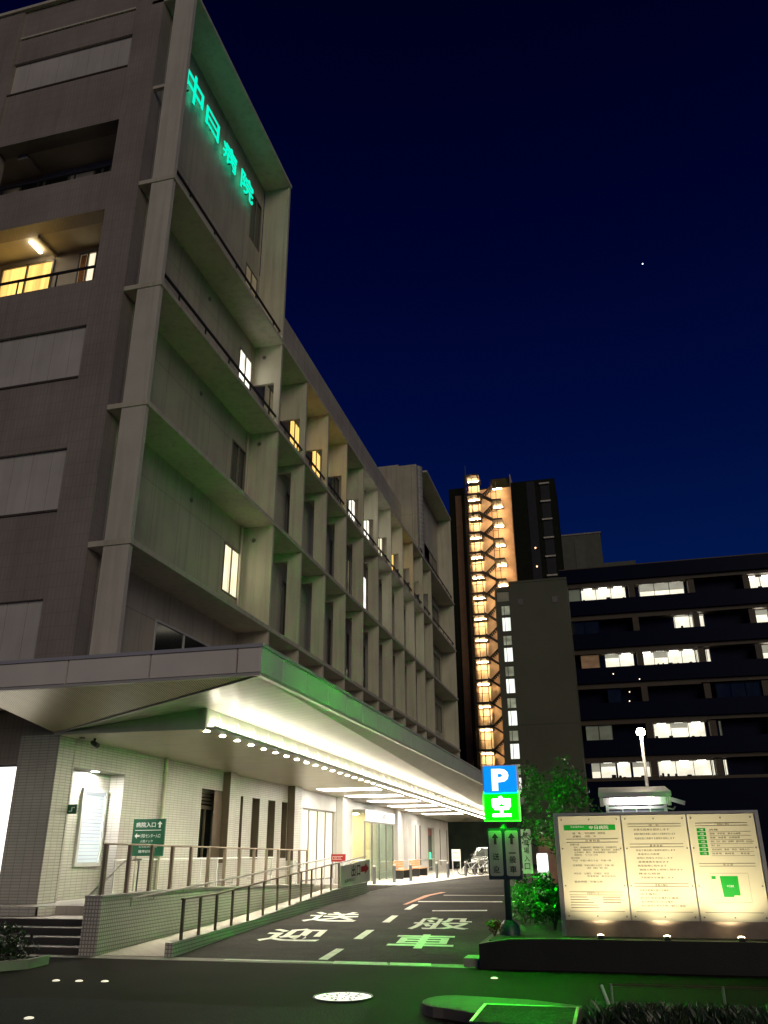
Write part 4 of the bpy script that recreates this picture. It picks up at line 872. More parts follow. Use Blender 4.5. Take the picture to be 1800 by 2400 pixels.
for k, (a, b) in enumerate(XP):
    p_ = obj('panel', MB().box(a, b, 13.48, 13.499, .55, 1.955), M['cream_panel'], t)
    g = MB()
    for x in (a + .05, (a + b) / 2, b - .05):
        for z in (.60, 1.905): g.disk((x, YB - .004, z), .011, 10, (0, -1, 0), .01)
    for x in (a + .035, b - .035):
        for z in (1.0, 1.5): g.disk((x, YB - .004, z), .011, 10, (0, -1, 0), .01)
    obj('bolt', g, M['winframe'], p_)
    g = MB(); line(g, a + .07, b - .07, .66)
    if k == 0:
        words(g, '院　長', a + .2, 1.70, .12, .03); words(g, '中日病院　病院長', a + .38, 1.70, .3, .03); words(g, '診療科', a + .2, 1.655, .12, .03); words(g, '内科　外', a + .38, 1.655, .16, .03)
        line(g, a + .1, b - .06, 1.63); line(g, a + .1, b - .06, 1.585); words(g, '診 療 科 目', a + .38, 1.595, .2, .03)
        words(g, '診療科目', a + .15, 1.545, .13, .028)
        for i, s in enumerate(('内科　消化器内科　循環器内科　呼吸器内科', '糖尿病　神経内科　外科　整形外科　皮膚科', '泌尿器科　眼科　耳鼻咽喉科　放射線科', '麻酔科　リハビリ科')): words(g, s, a + .2, 1.505 - i * .034, (.62, .66, .62, .34)[i], .025)
        words(g, '受付時間', a + .15, 1.36, .12, .026)
        for z, s, w in ((1.325, '平日　午前八時三十分　午後一時', .55), (1.26, '診療時間　午前九時から正午　午後一時', .58), (1.225, '土曜日　日曜日　祝日　休診', .3), (1.15, '休診日　土曜日　日曜日　祝日', .5), (1.115, '年末年始　創立記念日', .4), (1.04, '面会時間　午後三時', .4)): words(g, s, a + .17 if z not in (1.225, 1.115) else a + .36, z, w, .026)
        for z in (.915, .875): line(g, a + .08, b - .08, z)
        words(g, '予防医学センター', a + .33, .885, .2, .026)
        for i in range(5): line(g, a + .09, a + .09 + (.24, .26, .33, .38, .4)[i], .845 - i * .035, .009)
        for i in range(3): line(g, a + .55, a + .55 + .25, .845 - i * .035, .009)
    if k == 1:
        for z in (1.83, 1.795): line(g, a + .08, b - .08, z)
        words(g, '理　念', a + .38, 1.803, .14, .024)
        for i, s in enumerate(('良質な医療を提供します', '患者の権利を尊重し信頼される医療を行います', '地域社会に貢献する病院を目指します')): words(g, s, a + .16, 1.74 - i * .06, (.5, .58, .56)[i], .03)
        for z in (1.555, 1.515): line(g, a + .08, b - .08, z)
        words(g, '基 本 方 針', a + .36, 1.522, .18, .027)
        for i, s in enumerate(('安全で質の高い医療を提供します', '患者中心の医療', '説明と同意を大切にします', '医療連携を進めます', '救急医療に努めます', '職員の教育と研修に努めます', '健全な経営', '予防医学を推進します')): words(g, s, a + .16 + .02 * (i % 2), 1.46 - i * .052, (.55, .3, .5, .42, .4, .6, .3, .46)[i], .027)
        for z in (1.03, .99): line(g, a + .08, b - .08, z)
        words(g, '患者の権利', a + .37, .997, .17, .027)
        for i in range(5): words(g, ('良質な医療を受ける権利', '知る権利', '自分で決める権利と義務', '個人情報が守られる権利', '他の医師の意見を聞く権利と義務')[i], a + .15, .93 - i * .05, (.4, .22, .52, .44, .6)[i], .026)
    if k == 2:
        for z in (1.83, 1.795): line(g, a + .1, b - .1, z)
        words(g, '各階のご案内', a + .4, 1.803, .16, .024)
        for i in range(7):
            z = 1.73 - i * .053; line(g, a + .27, b - .07, z - .018, .003)
            words(g, ('病棟', '病棟　手術室　集中治療室', '病棟　検査室　内視鏡室', '内科　外科　眼科　皮膚科　整形外科　泌尿器科', '受付　会計', '放射線科　薬局　売店　救急入口', '駐車場　機械室　　霊安室')[i], a + .28, z, (.12, .42, .4, .58, .12, .5, .5)[i], .024)
        for z in (1.29, 1.255): line(g, a + .08, b - .08, z)
        words(g, '周 辺 図', a + .4, 1.263, .13, .026)
        g.box(a + .21, a + .212, YB - .001, YB + .001, .86, 1.14); g.box(b - .2, b - .198, YB - .001, YB + .001, .8, 1.16); line(g, a + .2, b - .2, 1.165, .003); line(g, a + .2, b - .2, .79, .003)
    obj('lettering', g, M['board_ink'], p_)
    g = MB()
    if k == 0: g.box(a + .08, b - .08, YB - .001, YB + .001, 1.755, 1.83)
    if k == 2:
        for i in range(7): obj('floor_tag', MB().box(a + .11, a + .23, YB - .001, YB + .001, 1.722 - i * .053, 1.765 - i * .053), M['map_green'], p_)
        g.slab([(a + .35, YB, .86), (a + .48, YB, .86), (a + .49, YB, .88), (a + .57, YB, .88), (a + .57, YB, 1.13), (a + .33, YB, 1.13)], (0, .001, 0)); obj('map_key', MB().box(a + .22, a + .275, YB - .001, YB + .001, 1.09, 1.13), M['map_green'], p_)
    if g.v:
        mg = obj('map' if k == 2 else 'title_band', g, M['map_green'], p_)
    if k == 0:
        g = MB(); text(g, '社会医療法人', (a + .18, YB - .003, 1.79), X_, Z_, .2, .03, .003); text(g, '中日病院', (a + .45, YB - .003, 1.767), X_, Z_, .28, .055, .012); obj('title', g, M['letter_w'], p_)
    if k == 2:
        g = MB(); text(g, '中日病院', (a + .41, YB - .003, .985), X_, Z_, .09, .03, .006)
        for i in range(7): text(g, '7654321'[i] + '階', (a + .15, YB - .003, 1.73 - i * .053), X_, Z_, .05, .026, .006)
        obj('title', g, M['letter_w'], p_)
M['uplens'] = glow('uplight_lens', (1.0, 0.78, 0.45), 30.0)
for x, lab in ((-0.29, 'small uplight on the planter edge below the left text panel'), (0.57, 'small uplight on the planter edge below the middle text panel'), (1.49, 'small uplight on the planter edge below the map panel')):
    t = thing('uplight', lab, 'uplight', (x, 12.70, .375), 'uplights of the information board')
    obj('body', MB().tube((x, 12.70, .375), (x, 12.715, .41), .045, 12), M['black'], t); obj('lens', MB().lathe([(.043, 0), (.04, .012), (.02, .02), (0, .022)], (x, 12.715, .412), 12), M['uplens'], t)
    lamp('SPOT', (x, 12.72, .44), 80, (1.0, 0.86, 0.54), t, 0.03, (x + 0.02, 13.48, 1.6), 110, name='uplight')

# ------------------------------------------------------------------ plants
def leaf_mat(name, col, var=0.5):
    m = mat(name, col, 0.32, var=var, scale=9); return m
M['leaf'] = leaf_mat('leaf', (0.05, 0.085, 0.03)); M['leaf_dk'] = leaf_mat('dark_leaf', (0.03, 0.05, 0.02)); M['bark'] = mat('bark', (0.10, 0.075, 0.05), 0.8, var=0.3, scale=20)
def leaves(g, c, rad, n, size, rng, squash=1.0):
    for _ in range(n):
        while True:
            p = Vector((rng.uniform(-1, 1), rng.uniform(-1, 1), rng.uniform(-1, 1)))
            if p.length < 1: break
        p = Vector(c) + Vector((p.x * rad, p.y * rad, p.z * rad * squash))
        d = Vector((rng.gauss(0, 1), rng.gauss(0, 1), rng.gauss(0, .6))).normalized(); n_ = d.orthogonal().normalized(); n_.rotate(Matrix.Rotation(rng.uniform(0, 6.3), 3, d)); s = size * rng.uniform(.6, 1.3)
        g.add([p, p + d * s * .5 + n_ * s * .28, p + d * s, p + d * s * .5 - n_ * s * .28], [(0, 1, 2, 3)])
rng = random.Random(3)
t = thing('small_tree', 'slender leafy tree lit green behind the parking sign', 'tree', (-1.0, 17.2, .38))
g = MB(); g.tube((-1.0, 17.2, .38), (-1.06, 17.2, 1.5), .045, 8, .032); g.tube((-1.06, 17.2, 1.5), (-1.12, 17.25, 2.4), .032, 6, .016); g.tube((-1.12, 17.25, 2.4), (-1.2, 17.25, 3.0), .016, 5, .007)
tips = []
for i in range(28):
    z = 1.25 + 1.35 * rng.random(); a = rng.uniform(0, 6.28); L = rng.uniform(.3, .85) * (1.0 if z < 2.3 else .6); p = Vector((-1.06 - (z - 1.3) * .08, 17.22, z)); q = p + Vector((math.cos(a) * L, math.sin(a) * L * .8, rng.uniform(.1, .6)))
    g.tube(p, q, .012, 5, .004); tips += [q, p.lerp(q, .65)]
obj('trunk', g, M['bark'], t)
g = MB()
for q in tips: leaves(g, q, rng.uniform(.12, .28), 46, .085, rng, .8)
obj('crown', g, M['leaf'], t)
def shrub(name, label, c, h, rad, n, size, m, seed):
    rg = random.Random(seed); t = thing(name, label, 'shrub', c)
    g = MB(); c = Vector(c)
    for i in range(7): a = rg.uniform(0, 6.28); g.tube(c, c + Vector((math.cos(a) * rad * .6, math.sin(a) * rad * .6, h * .8)), .012, 5, .004)
    obj('stem', g, M['bark'], t); g = MB()
    for i in range(12): leaves(g, c + Vector((rg.uniform(-.7, .7) * rad, rg.uniform(-.7, .7) * rad, h * rg.uniform(.25, .85))), rad * .45, n // 12, size, rg, .8)
    obj('foliage', g, m, t)
t = thing('hedge', 'box clipped dark hedge behind the parking sign post, its top catching green light', 'hedge', (-1.38, 15.8, .36))
rg = random.Random(21); g = MB()
for i in range(14): x, y = rg.uniform(-1.7, -1.05), rg.uniform(14.9, 16.8); g.tube((x, y, .36), (x + rg.uniform(-.1, .1), y, .78), .012, 5, .004)
obj('stem', g, M['bark'], t); g = MB()
for i in range(3600):
    p = Vector((rg.uniform(-1.8, -.95), rg.uniform(14.7, 17.0), .38 + .50 * rg.random() ** .6)); d = Vector((rg.gauss(0, 1), rg.gauss(0, 1), rg.gauss(.5, .6))).normalized(); q = d.orthogonal().normalized(); s = rg.uniform(.03, .075)
    p.z += .05 * math.sin(5 * p.x) * math.cos(4 * p.y)
    g.add([p, p + d * s * .5 + q * s * .25, p + d * s, p + d * s * .5 - q * s * .25], [(0, 1, 2, 3)])
obj('foliage', g, M['leaf'], t)
shrub('shrub', 'dark shrub between the parking sign and the information board', (-1.0, 14.3, .34), .85, .34, 1500, .07, M['leaf_dk'], 2)
shrub('shrub', 'yellowish low plant at the foot of the parking sign post', (-1.8, 13.3, .33), .22, .14, 260, .05, leaf_mat('yellow_leaf', (0.16, 0.12, 0.03)), 4)
shrub('shrub', 'sunken shrub along the drive edge behind the green shrub', (-1.62, 18.0, .38), .6, .34, 900, .07, M['leaf'], 5)
shrub('shrub', 'dark clipped shrub at the kerb left of the steps', (-8.75, 11.5, 0), .5, .55, 1500, .06, M['leaf_dk'], 6)
t = thing('kerb_edging', 'low curved concrete edging below the dark clipped shrub', 'kerb', (-8.5, 11.2, 0))
g = MB(); pts = [(-10.5, 10.3), (-9.0, 10.72), (-8.35, 10.95), (-8.08, 11.3), (-8.12, 11.8)]
for a, b in zip(pts, pts[1:]): g.slab([(a[0], a[1], 0), (b[0], b[1], 0), (b[0], b[1], .12), (a[0], a[1], .12)], (-.05, .1, 0))
obj('kerb_stone', g, M['concrete'], t)
# near planting bed on the right
g = MB(); rg = random.Random(9)
for i in range(5200):
    x = rg.uniform(-.35, 3.2); y = rg.uniform(8.3, 9.85) ; h_ = rg.uniform(.05, .19) * (0.5 if y > 9.3 else 1); a = rg.uniform(0, 6.28); w_ = .008
    if x < -.05 and rg.random() < .5: continue
    dx, dy = math.cos(a), math.sin(a); b = rg.uniform(.03, .14)
    g.add([(x - dy * w_, y + dx * w_, 0), (x + dy * w_, y - dx * w_, 0), (x + dx * b * .5 + dy * w_, y + dy * b * .5 - dx * w_, h_ * .7), (x + dx * b, y + dy * b, h_)], [(0, 1, 2, 3)])
gc = obj('ground_cover', g, M['leaf_dk']); tag(gc, 'dark grassy ground cover filling the near planting bed', 'ground cover', kind='stuff')
g = MB(); g.box(-.4, 3.3, 8.0, 10.1, -.05, .03); tag(obj('soil_bed', g, M['soil']), 'dark soil under the near planting bed', 'soil', kind='structure')
t = thing('low_fence', 'low dark rail fence edging the near planting bed', 'fence', (.8, 9.95, 0))
obj('rail', MB().path([(-.17, 9.95, .20), (3.2, 10.05, .205)], .012, 6), M['bronze'], t)
for x in (-.17, .92, 2.0, 3.1): obj('post', MB().tube((x, 9.95 + .03 * x, 0), (x, 9.95 + .03 * x, .21), .014, 8), M['steel'], t)
t = thing('reflector_stake', 'white leaning reflector stake at the corner of the planting bed', 'stake', (-.2, 10.1, 0))
obj('stake', MB().tube((-.20, 9.9, .0), (-.27, 9.98, .19), .016, 8), M['white'], t)
# kerb island and covers
g = MB(); ps = []
for i in range(9): th = R(90 + i * 22.5); ps.append((-1.75 + .28 * math.cos(th), 9.35 + .38 * math.sin(th), 0))
ps += [(-.5, 8.2, 0), (-.45, 9.35, 0), (-1.0, 9.62, 0)]
g = MB(); g.slab(ps, (0, 0, .09)); tag(obj('kerb_island', g, mat('worn_kerb_concrete', (0.15, 0.14, 0.12), 0.8, var=0.3, bump=0.3)), 'rounded pale kerb stone island at the bottom edge of the sidewalk', 'kerb')
t = thing('utility_cover', 'rectangular utility cover with bright metal rim by the planting bed', 'utility cover', (-.9, 9, .09))
obj('plate', MB().box(-1.36, -.5, 8.3, 9.20, .092, .097), M['asphalt'], t)
g = MB(); g.box(-1.39, -1.36, 8.3, 9.20, .092, .102); g.box(-.5, -.47, 8.3, 9.20, .092, .102); g.box(-1.39, -.47, 9.20, 9.225, .092, .102); obj('rim', g, M['steel'], t)
t = thing('manhole_cover', 'round white manhole cover with dark pattern in the dark sidewalk', 'manhole cover', (-3.06, 9.94, 0.0))
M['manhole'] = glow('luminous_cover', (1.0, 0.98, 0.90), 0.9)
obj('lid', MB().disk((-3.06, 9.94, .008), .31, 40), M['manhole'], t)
g = MB(); rg = random.Random(5)
for rr, n_ in ((.07, 5), (.13, 9), (.19, 12), (.24, 7)):
    for i in range(n_):
        th = 6.283 * i / n_ + rg.uniform(-.2, .2)
        if rr > .2 and not (-.9 < math.cos(th) < .9): continue
        g.obox((-3.06 + rr * math.cos(th), 9.94 + rr * math.sin(th) * .9, .009), (.035 * math.cos(th), .035 * math.sin(th), 0), (-.014 * math.sin(th), .014 * math.cos(th), 0), (0, 0, .003))
text(g, 'おすい', (-3.13, 9.72, .0125), X_, (0, 1, 0), .16, .05, .004)
obj('relief', g, M['ink'], t)
obj('rim', MB().torus((-3.06, 9.94, .004), (0, 0, 1), .325, .012, 40, 6), M['black'], t)
M['studglow'] = glow('stud_light', (1.0, 0.9, 0.7), 0.9)
def stud(x, y, label):
    t = thing('pavement_stud', label, 'pavement stud', (x, y, 0), 'bright studs in the sidewalk')
    obj('body', MB().lathe([(.048, 0), (.044, .008), (.025, .014), (0, .015)], (x, y, 0)), M['studglow'], t); return t
s0 = stud(-7.0, 10.4, 'bright pavement stud, first of three toward the dark shrub')
dup(s0, (-6.69, 10.43, 0), 'bright pavement stud, middle of the row of three'); dup(s0, (-6.35, 10.47, 0), 'bright pavement stud, last of three toward the manhole'); dup(s0, (-5.7, 8.1, 0.004), 'lone bright pavement stud in the darker near corner of the sidewalk')
dup(s0, (-1.62, 11.72, 0), 'small bright stud in front of the dark planter')

# ------------------------------------------------------------------ right-hand side: kiosk, lamp, banner
t = thing('kiosk', 'small glazed parking kiosk with pale roof and bright tube under the eaves', 'kiosk', (.6, 22, .3))
g = MB()
for x in (-.08, 1.24): g.box(x, x + .07, 21.3, 21.37, .3, 2.45); g.box(x, x + .07, 22.7, 22.77, .3, 2.45)
g.box(-.01, 1.24, 21.3, 21.37, 2.36, 2.42); g.box(-.01, 1.24, 21.3, 21.37, 2.13, 2.16)
for i in range(1, 4): g.box(-.01 + i * .3125 - .015, -.01 + i * .3125 + .015, 21.3, 21.36, 2.16, 2.36)
g.box(-.01, 1.24, 21.31, 21.36, .3, 1.2)
obj('frame', g, M['alu'], t)
obj('pane', MB().pl('y', 21.33, .01, -.01, 1.24, 1.2, 2.13), M['dkglass'], t); obj('pane', MB().pl('y', 21.33, .01, -.01, 1.24, 2.16, 2.36), mat('grey_pane', (.2, .21, .24), .2), t)
g = MB(); g.slab([(-.22, 21.0, 2.62), (1.42, 21.0, 2.62), (1.42, 23, 2.86), (-.22, 23, 2.86)], (0, 0, .10)); obj('roof', g, M['alu'], t)
g = MB(); g.box(-.12, 1.32, 21.28, 21.31, 2.45, 2.62); g.box(-.2, -.12, 21.05, 21.2, 2.42, 2.62); g.box(1.32, 1.4, 21.05, 21.2, 2.42, 2.62); obj('eave', g, M['alu_dark'], t)
M['kiosk_tube'] = glow('kiosk_tube', (0.95, 0.93, 0.95), 28.0)
obj('tube_lamp', MB().tube((.12, 21.15, 2.56), (1.05, 21.15, 2.56), .035, 10), M['kiosk_tube'], t)
for i in range(18): obj('slat', MB().box(.16 + i * .05, .17 + i * .05, 21.09, 21.11, 2.50, 2.56), M['white'], t)
t = thing('security_camera', 'white bullet camera on an arm at the right of the kiosk', 'camera', (1.4, 21.6, 2.2))
obj('arm', MB().path([(1.31, 21.5, 2.38), (1.45, 21.45, 2.34), (1.5, 21.4, 2.40)], .018, 6), M['white'], t); obj('body', MB().obox((1.36, 21.3, 2.53), (.32, -.1, -.11), (.03, .1, 0), (.02, 0, .09)), M['white'], t)
t = thing('street_lamp', 'pale street lamp with glaring head rising behind the kiosk', 'street lamp', (1.02, 23.5, .3))
obj('pole', MB().tube((1.02, 23.5, .3), (1.02, 23.5, 4.28), .05, 12, .04), M['white'], t, smooth=True)
M['street_glow'] = glow('street_lamp_glow', (1.0, 0.86, 0.62), 60.0)
obj('head', MB().lathe([(0.0, .0), (.09, .02), (.115, .10), (.09, .18), (0, .22)], (1.02, 23.5, 4.28)), M['street_glow'], t, smooth=True)
lamp('POINT', (.85, 23.2, 4.35), 30, (1.0, 0.84, 0.62), t, .12, name='street_lamp')
t = thing('banner_sign', 'white upright banner with dark vertical lettering behind the parking sign', 'sign', (-2.1, 22, .3))
bd = obj('board', MB().box(-2.2, -1.96, 22.0, 22.03, .95, 1.96), M['sign_white'], t)
g = MB()
for i, ch in enumerate('駐車場入口'): text(g, ch, (-2.15, 21.996, 1.76 - i * .18), X_, Z_, .13, .14, .008)
obj('lettering', g, M['ink'], bd); obj('leg', MB().box(-2.19, -2.15, 22.03, 22.07, .3, 1.9), M['black'], t); obj('leg', MB().box(-2.01, -1.97, 22.03, 22.07, .3, 1.9), M['black'], t)
t = thing('ticket_machine', 'bright white lit ticket machine beside the tree', 'ticket machine', (-1.75, 24, .3))
obj('body', MB().box(-2.02, -1.72, 24, 24.35, .3, 1.4), M['white'], t)
obj('lit_front', MB().box(-1.99, -1.75, 23.97, 23.999, .98, 1.36), glow('machine_light', (1, .98, 1), 9), t)
t = thing('signal_light', 'small green and red signal lamp beside the information board edge', 'signal light', (-1.1, 21, .38))
obj('post', MB().tube((-1.05, 21, .38), (-1.05, 21, 1.5), .03, 8), M['black'], t); obj('lamp', MB().disk((-1.05, 20.95, 1.12), .09, 16, (0, -1, 0), .02), glow('signal_green', (0, 1, .1), 4), t); obj('lamp', MB().disk((-1.2, 20.95, 1.35), .035, 12, (0, -1, 0), .02).disk((-1.2, 20.95, 1.24), .035, 12, (0, -1, 0), .02), glow('signal_red', (1, .1, .03), 3), t)
obj('arm', MB().box(-1.22, -1.03, 20.98, 21.0, 1.12, 1.4), M['black'], t)
t = thing('brick_wall', 'reddish garden wall with sloping pale coping behind the ticket machine', 'wall', (-1.2, 27, .3))
obj('wall', MB().slab([(-2.2, 27, .2), (-.6, 27, .2), (-.6, 27, 1.5), (-2.2, 27, 1.95)], (0, .15, 0)), mat('reddish_wall', (.30, .16, .12), .8, var=.2, scale=5), t); obj('coping', MB().slab([(-2.25, 26.97, 1.95), (-.55, 26.97, 1.48), (-.55, 26.97, 1.55), (-2.25, 26.97, 2.02)], (0, .21, 0)), M['nosing'], t)

# ------------------------------------------------------------------ far buildings
t = thing('boundary_wall', 'dark wall closing the yard past the end of the hospital', 'wall', (-9, 66, .3))
obj('wall', MB().box(-16, -6.2, 66, 66.3, 0, 4.6), mat('dark_green_wall', (.03, .05, .03), .8, var=.3), t); obj('coping', MB().box(-16.05, -6.15, 65.95, 66.35, 4.6, 4.7), M['planter'], t)
# office block
t = thing('office_building', 'wide navy office block with bands of lit white windows', 'building', (15, 90, 0))
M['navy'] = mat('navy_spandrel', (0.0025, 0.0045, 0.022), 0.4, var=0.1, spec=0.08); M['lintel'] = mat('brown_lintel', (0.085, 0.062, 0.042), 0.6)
M['office_room'] = glow('office_room', (1.0, 0.93, 0.74), 1.0, 'room', 0.22); M['office_dim'] = glow('office_dim', (0.7, 0.8, 0.6), 0.035, 'room', 0.6); M['office_brown'] = glow('office_brown', (0.9, 0.55, 0.3), 0.06, 'room', 0.6)
M['office_tube'] = glow('office_tube', (1, .97, .85), 6)
M['blind_mid'] = glow('office_blind', (0.9, 0.88, 0.7), 0.30, 'room', 0.15)
zt = [25.43 - 3.53 * i for i in range(6)]
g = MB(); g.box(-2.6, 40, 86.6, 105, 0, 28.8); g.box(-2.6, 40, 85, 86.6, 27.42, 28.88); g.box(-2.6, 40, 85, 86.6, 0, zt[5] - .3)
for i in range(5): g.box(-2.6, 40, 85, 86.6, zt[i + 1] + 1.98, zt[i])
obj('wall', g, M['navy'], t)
g = MB()
for i in range(6): g.box(-2.0, 9.9, 85.3, 86.59, zt[i] + 1.47, zt[i] + 1.98 - .002); g.box(9.9, 40, 85.35, 86.59, zt[i] + 1.6, zt[i] + 1.979)
g.box(-2.0, 40, 84.9, 85.0, zt[5] - .32, zt[5] - .05)
obj('lintel', g, M['lintel'], t)
lit = {0: [(-.6, 3.95, 'r'), (5.3, 9.75, 'b'), (15.5, 30, 'r'), (-2, -.62, 'd')], 1: [(8.3, 11.2, 'r'), (15.7, 17.2, 'r'), (-2, .95, 'n')], 2: [(1.1, 3.95, 'r'), (4.55, 9.85, 'r'), (9.9, 10.3, 'r'), (10.85, 11.25, 'r'), (15.9, 17.5, 'b'), (-1.3, .6, 'o')],
       3: [(1.0, 2.35, 'n'), (11.2, 15.3, 'n')], 4: [(4.95, 9.75, 'r'), (10.9, 11.2, 'd'), (-1.5, 1.1, 'd')], 5: [(-1.3, -.45, 'b'), (-.43, 1.02, 'r'), (1.12, 2.4, 'r'), (2.55, 4.2, 'r'), (4.92, 9.75, 'r'), (9.8, 10.06, 'r'), (10.9, 11.2, 'r')]}
rg = random.Random(11)
for i, ws in lit.items():
    z0_ = zt[i]; z1_ = z0_ + 1.46
    for a, b, k in ws:
        fm = MB().ring('y', 85.5, .06, a, b, z0_, z1_, .045); n_ = max(1, round((b - a) / 1.47))
        for j in range(1, n_): x = a + (b - a) * j / n_; fm.pl('y', 85.5, .06, x - .025, x + .025, z0_ + .045, z1_ - .045)
        w = obj('window', fm, M['navy'], t)
        m_ = {'r': 'office_room', 'b': 'office_room', 'd': 'office_dim', 'n': 'dkglass', 'o': 'office_brown'}[k]
        obj('pane', MB().pl('y', 86.2 if k in 'rb' else 85.6, .02, a + .03, b - .03, z0_ + .03, z1_ - .03), M[m_], w)
        if k in 'rb' and b - a > 1:
            for j in range(n_):
                if rg.random() < .38:
                    x = a + (b - a) * j / n_; hb = rg.uniform(.15, .75); obj('blind', MB().pl('y', 85.66, .01, x + .05, x + (b - a) / n_ - .05, z1_ - .05 - hb, z1_ - .05), M['blind_mid'], w)
            x = a + .1
            while x < b - .3:
                ww = rg.uniform(.08, .45); hh = rg.choice((.0, .0, .12, .2, .3, .42, .25)); hh = hh * rg.uniform(.5, 1.1)
                if hh: obj('furniture', MB().box(x, x + ww, 85.9, 86.0, z0_, z0_ + hh).box(x + .03, x + ww - .03, 85.95, 86.02, z0_, z0_ + hh * 1.12), M['black'], w)
                x += ww + rg.uniform(.02, .5)
            for j in range(n_):
                x = a + (b - a) * (j + .5) / n_; obj('ceiling_lamp', MB().box(x - .4, x + .4, 85.75, 86.1, z1_ - .07, z1_ - .03), M['office_tube'], w)
        if k == 'b':
            obj('blind', MB().pl('y', 85.62, .01, a + .05, b - .05, z0_ + .62, z1_ - .05), M['blind_mid'], w)
for i in range(6):
    for x in (4.25, 10.1, 15.35): obj('column', MB().box(x, x + .6, 85.25, 86.58, zt[i], zt[i] + 1.46), M['lintel'], t)
g = MB(); g.box(-2.6, 40, 84.97, 86.7, 28.88, 28.98); obj('parapet', g, M['lintel'], t)
for x, z in ((1.75, 17.85), (4.2, 17.2), (3.1, 16.0), (3.0, 15.1)): obj('glint', MB().disk((x, 84.93, z - .2), .065, 8, (0, -1, 0), .03), glow('reflected_lamp', (1, .85, .6), 2.0), t, label='small warm glowing disc imitating a lamp reflected on the dark office band')  # glowing discs standing in for street lamps mirrored in the glass
HX, HZ, HL = 2.6, 41.2, 36.9
t = thing('rooftop_house', 'grey rooftop structure standing behind the left end of the navy office', 'building', (-2.5, 110, 0))
obj('wall', MB().box(-3.9, HX, 108, 114, 0, HZ).box(HX, HX + 4.1, 108, 114, 0, HL), mat('grey_green_render', (.11, .118, .095), .8), t); obj('roof', MB().box(-4.0, HX + .1, 107.9, 114.1, HZ, HZ + .2), M['concrete'], t); obj('door', MB().box(-.93, .39, 107.95, 107.99, 33, HZ - .7), mat('grey_door', (.12, .13, .11), .7), t)
# blank grey wall building
t = thing('blank_wall_building', 'tall blank grey building with a strip of lit windows on its left', 'building', (-5, 80, 0))
M['grey_blank'] = mat('blank_grey_render', (0.12, 0.125, 0.088), 0.85, var=0.10, scale=.25)
st_h = []
for k in range(6): st_h += [(-8.28, -7.4, 21.0 - 2.98 * k, 22.42 - 2.98 * k), (-8.28, -7.4, 22.6 - 2.98 * k, 23.6 - 2.98 * k)]
g = MB(); g.wall('y', 78, .4, -8.8, -7.34, 0, 25.4, st_h + [(-8.6, -7.4, 24.0, 25.0)]); g.box(-7.34, -1.82, 78, 84, 0, 25.75); g.box(-8.8, -7.345, 78.6, 84, 0, 25.4)
obj('wall', g, M['grey_blank'], t)
obj('parapet', MB().box(-7.36, -1.78, 77.95, 84, 25.75, 25.95), M['grey_blank'], t)
M['stair_win'] = glow('stairwell_window', (.95, 1.0, .9), 1.2, 'curtain', .3); M['stair_dim'] = glow('stairwell_dim', (.8, .85, .6), .22, 'room', .6)
for k, (a, b, z0_, z1_) in enumerate(st_h):
    w = obj('window', MB().ring('y', 78.1, .06, a, b, z0_, z1_, .05).pl('y', 78.1, .06, a + .28, a + .33, z0_ + .05, z1_ - .05), M['winframe'], t); obj('pane', MB().pl('y', 78.18, .02, a + .05, b - .05, z0_ + .05, z1_ - .05), M['stair_win'] if k % 2 == 0 else M['stair_dim'], w)
g = MB()
for i in range(9): g.box(-8.6, -7.4, 78.1, 78.3, 24.02 + i * .11, 24.08 + i * .11)
lw = obj('louvre', g, M['frame_white'], t); obj('pane', MB().box(-8.6, -7.4, 78.35, 78.39, 24.0, 25.0), M['stair_dim'], t)
for x in (-6.6, -3.3): obj('vent', MB().box(x, x + .5, 77.94, 77.998, 23.5, 24.1), M['winframe'], t)
obj('ledge', MB().box(-7.34, -1.82, 77.96, 77.998, 12.1, 12.2), M['grey_blank'], t)
# tower with lit stair
t = thing('stair_tower', 'tall dark tower with a zigzag fire stair glowing orange', 'building', (-10, 101, 0))
M['tower'] = mat('dark_tower_cladding', (0.018, 0.02, 0.014), 0.8, var=.15, spec=0.05); M['stairwall'] = mat('stair_wall_render', (0.60, 0.45, 0.33), 0.8, var=.1); M['brown'] = mat('brown_wall', (0.22, 0.12, 0.06), 0.8)
g = MB(); g.box(-16.9, -14.75, 101.5, 108, 0, 47.2); g.box(-14.75, -8.3, 104, 108, 0, 47.9); g.box(-11.4, -8.9, 104.5, 108, 47.9, 49.4); g.box(-8.3, -2.6, 100.2, 108, 0, 46.6)
obj('wall', g, M['tower'], t)
obj('side_wall', MB().box(-16.0, -15.2, 101.3, 101.49, 0, 46.0), M['brown'], t)
g = MB(); g.box(-14.7, -8.4, 103.8, 103.99, 0, 47.6); g.slab([(-8.42, 100.3, 0), (-8.42, 103.8, 0), (-8.42, 103.8, 47.9), (-8.42, 100.3, 47.9)], (.1, 0, 0)); obj('stair_wall', g, M['stairwall'], t)
M['stair_lamp'] = glow('stair_lamp', (1.0, 0.62, 0.28), 230.0); M['stairmetal'] = mat('dark_stair_metal', (.03, .025, .02), .6); M['parapet_l'] = mat('stair_screen', (.72, .62, .48), .7)
PIT = 2.77
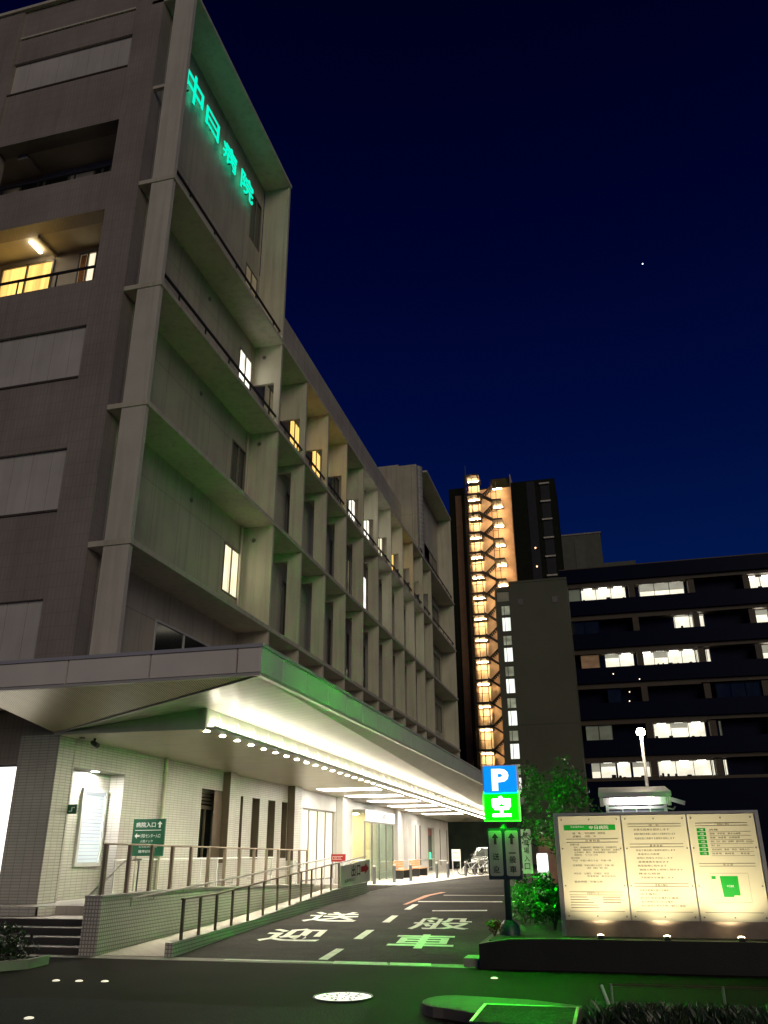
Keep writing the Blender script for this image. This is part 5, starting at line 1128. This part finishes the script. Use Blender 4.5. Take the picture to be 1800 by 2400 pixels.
for i in range(17):
    zA = 45.75 - PIT * i; zB = zA - PIT / 2 + .2
    fl = obj('landing', MB().box(-14.35, -12.75, 100.3, 103.7, zA - .28, zA), M['stairmetal'], t)
    g = MB()
    for k in range(9): g.box(-14.3 + k * .19, -14.28 + k * .19, 100.32, 100.36, zA, zA + 1.0)
    g.box(-14.35, -12.75, 100.3, 100.37, zA + 1.0, zA + 1.05); g.box(-13.62, -13.52, 100.4, 100.5, zA, zA + 2.5); g.box(-12.8, -12.7, 100.25, 100.35, zA, zA + 2.57)
    obj('railing', g, M['stairmetal'], fl)
    obj('screen', MB().box(-14.33, -12.85, 102.9, 102.95, zA, zA + 2.2), M['parapet_l'], fl)
    obj('lamp', MB().box(-14.2, -12.85, 101.9, 102.0, zA + 2.38, zA + 2.42), M['stair_lamp'], fl)
    if zB > 30:
        fb = obj('landing', MB().box(-11.05, -9.75, 100.3, 103.7, zB - .2, zB), M['stairmetal'], t)
        obj('lamp', MB().box(-10.95, -9.85, 102.5, 102.6, zB + 2.40, zB + 2.44), M['stair_lamp'], fb)
        g = MB(); g.box(-11.08, -11.0, 100.28, 100.36, zB, zB + 2.5); g.box(-10.4, -10.32, 100.28, 100.36, zB, zB + 2.5); g.box(-11.05, -10.3, 100.3, 100.36, zB + 1.0, zB + 1.05); obj('railing', g, M['stairmetal'], fb)
    g = MB(); y = 100.5
    g.slab([(-12.75, y, zA - .1), (-11.05, y, zB - .1), (-11.05, y, zB + .18), (-12.75, y, zA + .18)], (0, .08, 0)); g.slab([(-12.75, y + 1.6, zA - .1), (-11.05, y + 1.6, zA + PIT / 2 + .1), (-11.05, y + 1.6, zA + PIT / 2 + .38), (-12.75, y + 1.6, zA + .18)], (0, .08, 0))
    for k in range(8):
        q = k / 8; g.box(-12.75 + 1.7 * q, -12.75 + 1.7 * (q + .125), y, y + 1.2, zA - PIT / 2 * q * .86 - .04, zA - PIT / 2 * q * .86)
        g.box(-12.75 + 1.7 * q, -12.75 + 1.7 * (q + .125), y + 1.4, y + 2.6, zA + PIT / 2 * q + .06, zA + PIT / 2 * q + .1)
    obj('flight', g, M['stairmetal'], t)
    obj('newel', MB().box(-11.1, -11.0, 100.25, 100.35, zB - 1.4, zB + 1.2), M['stairmetal'], t) if zB < 30 else None
obj('stair_roof', MB().box(-14.45, -12.6, 100.2, 103.8, 48.35, 48.5), M['stairmetal'], t)
obj('mast', MB().tube((-14.3, 100.2, 47), (-14.3, 100.2, 49.9), .06, 6), M['steel'], t)
obj('mast', MB().tube((-14.45, 100.2, 0), (-14.45, 100.2, 48.4), .1, 6), M['stairmetal'], t)
for k in range(6):
    z = 46.0 - 2.53 * k
    bq = obj('balcony', MB().box(-4.6, -3.3, 99.9, 100.2, z - .2, z), M['frame_white'], t); obj('recess', MB().box(-4.5, -3.35, 100.15, 100.198, z - 2.4, z - .22), M['black'], bq)
obj('recess', MB().box(-6.3, -5.2, 100.15, 100.198, 31, 46.4), M['black'], t)
for z in (37.1, 34.6): obj('lamp', MB().disk((-5.75, 100.1, z), .09, 10, (0, -1, 0), .03), glow('tower_lamp', (1, .6, .3), 5), t)
# evening star
g = MB(); g.lathe([(0, -1.6), (1.1, -1.1), (1.6, 0), (1.1, 1.1), (0, 1.6)], (205.7 * .98, 1651.9 * .98, 1267 * .98), 8); sp_ = struct('sky', g, glow('star', (1, .98, .92), 3.0)); sp_['label'] = 'single bright star in the night sky'
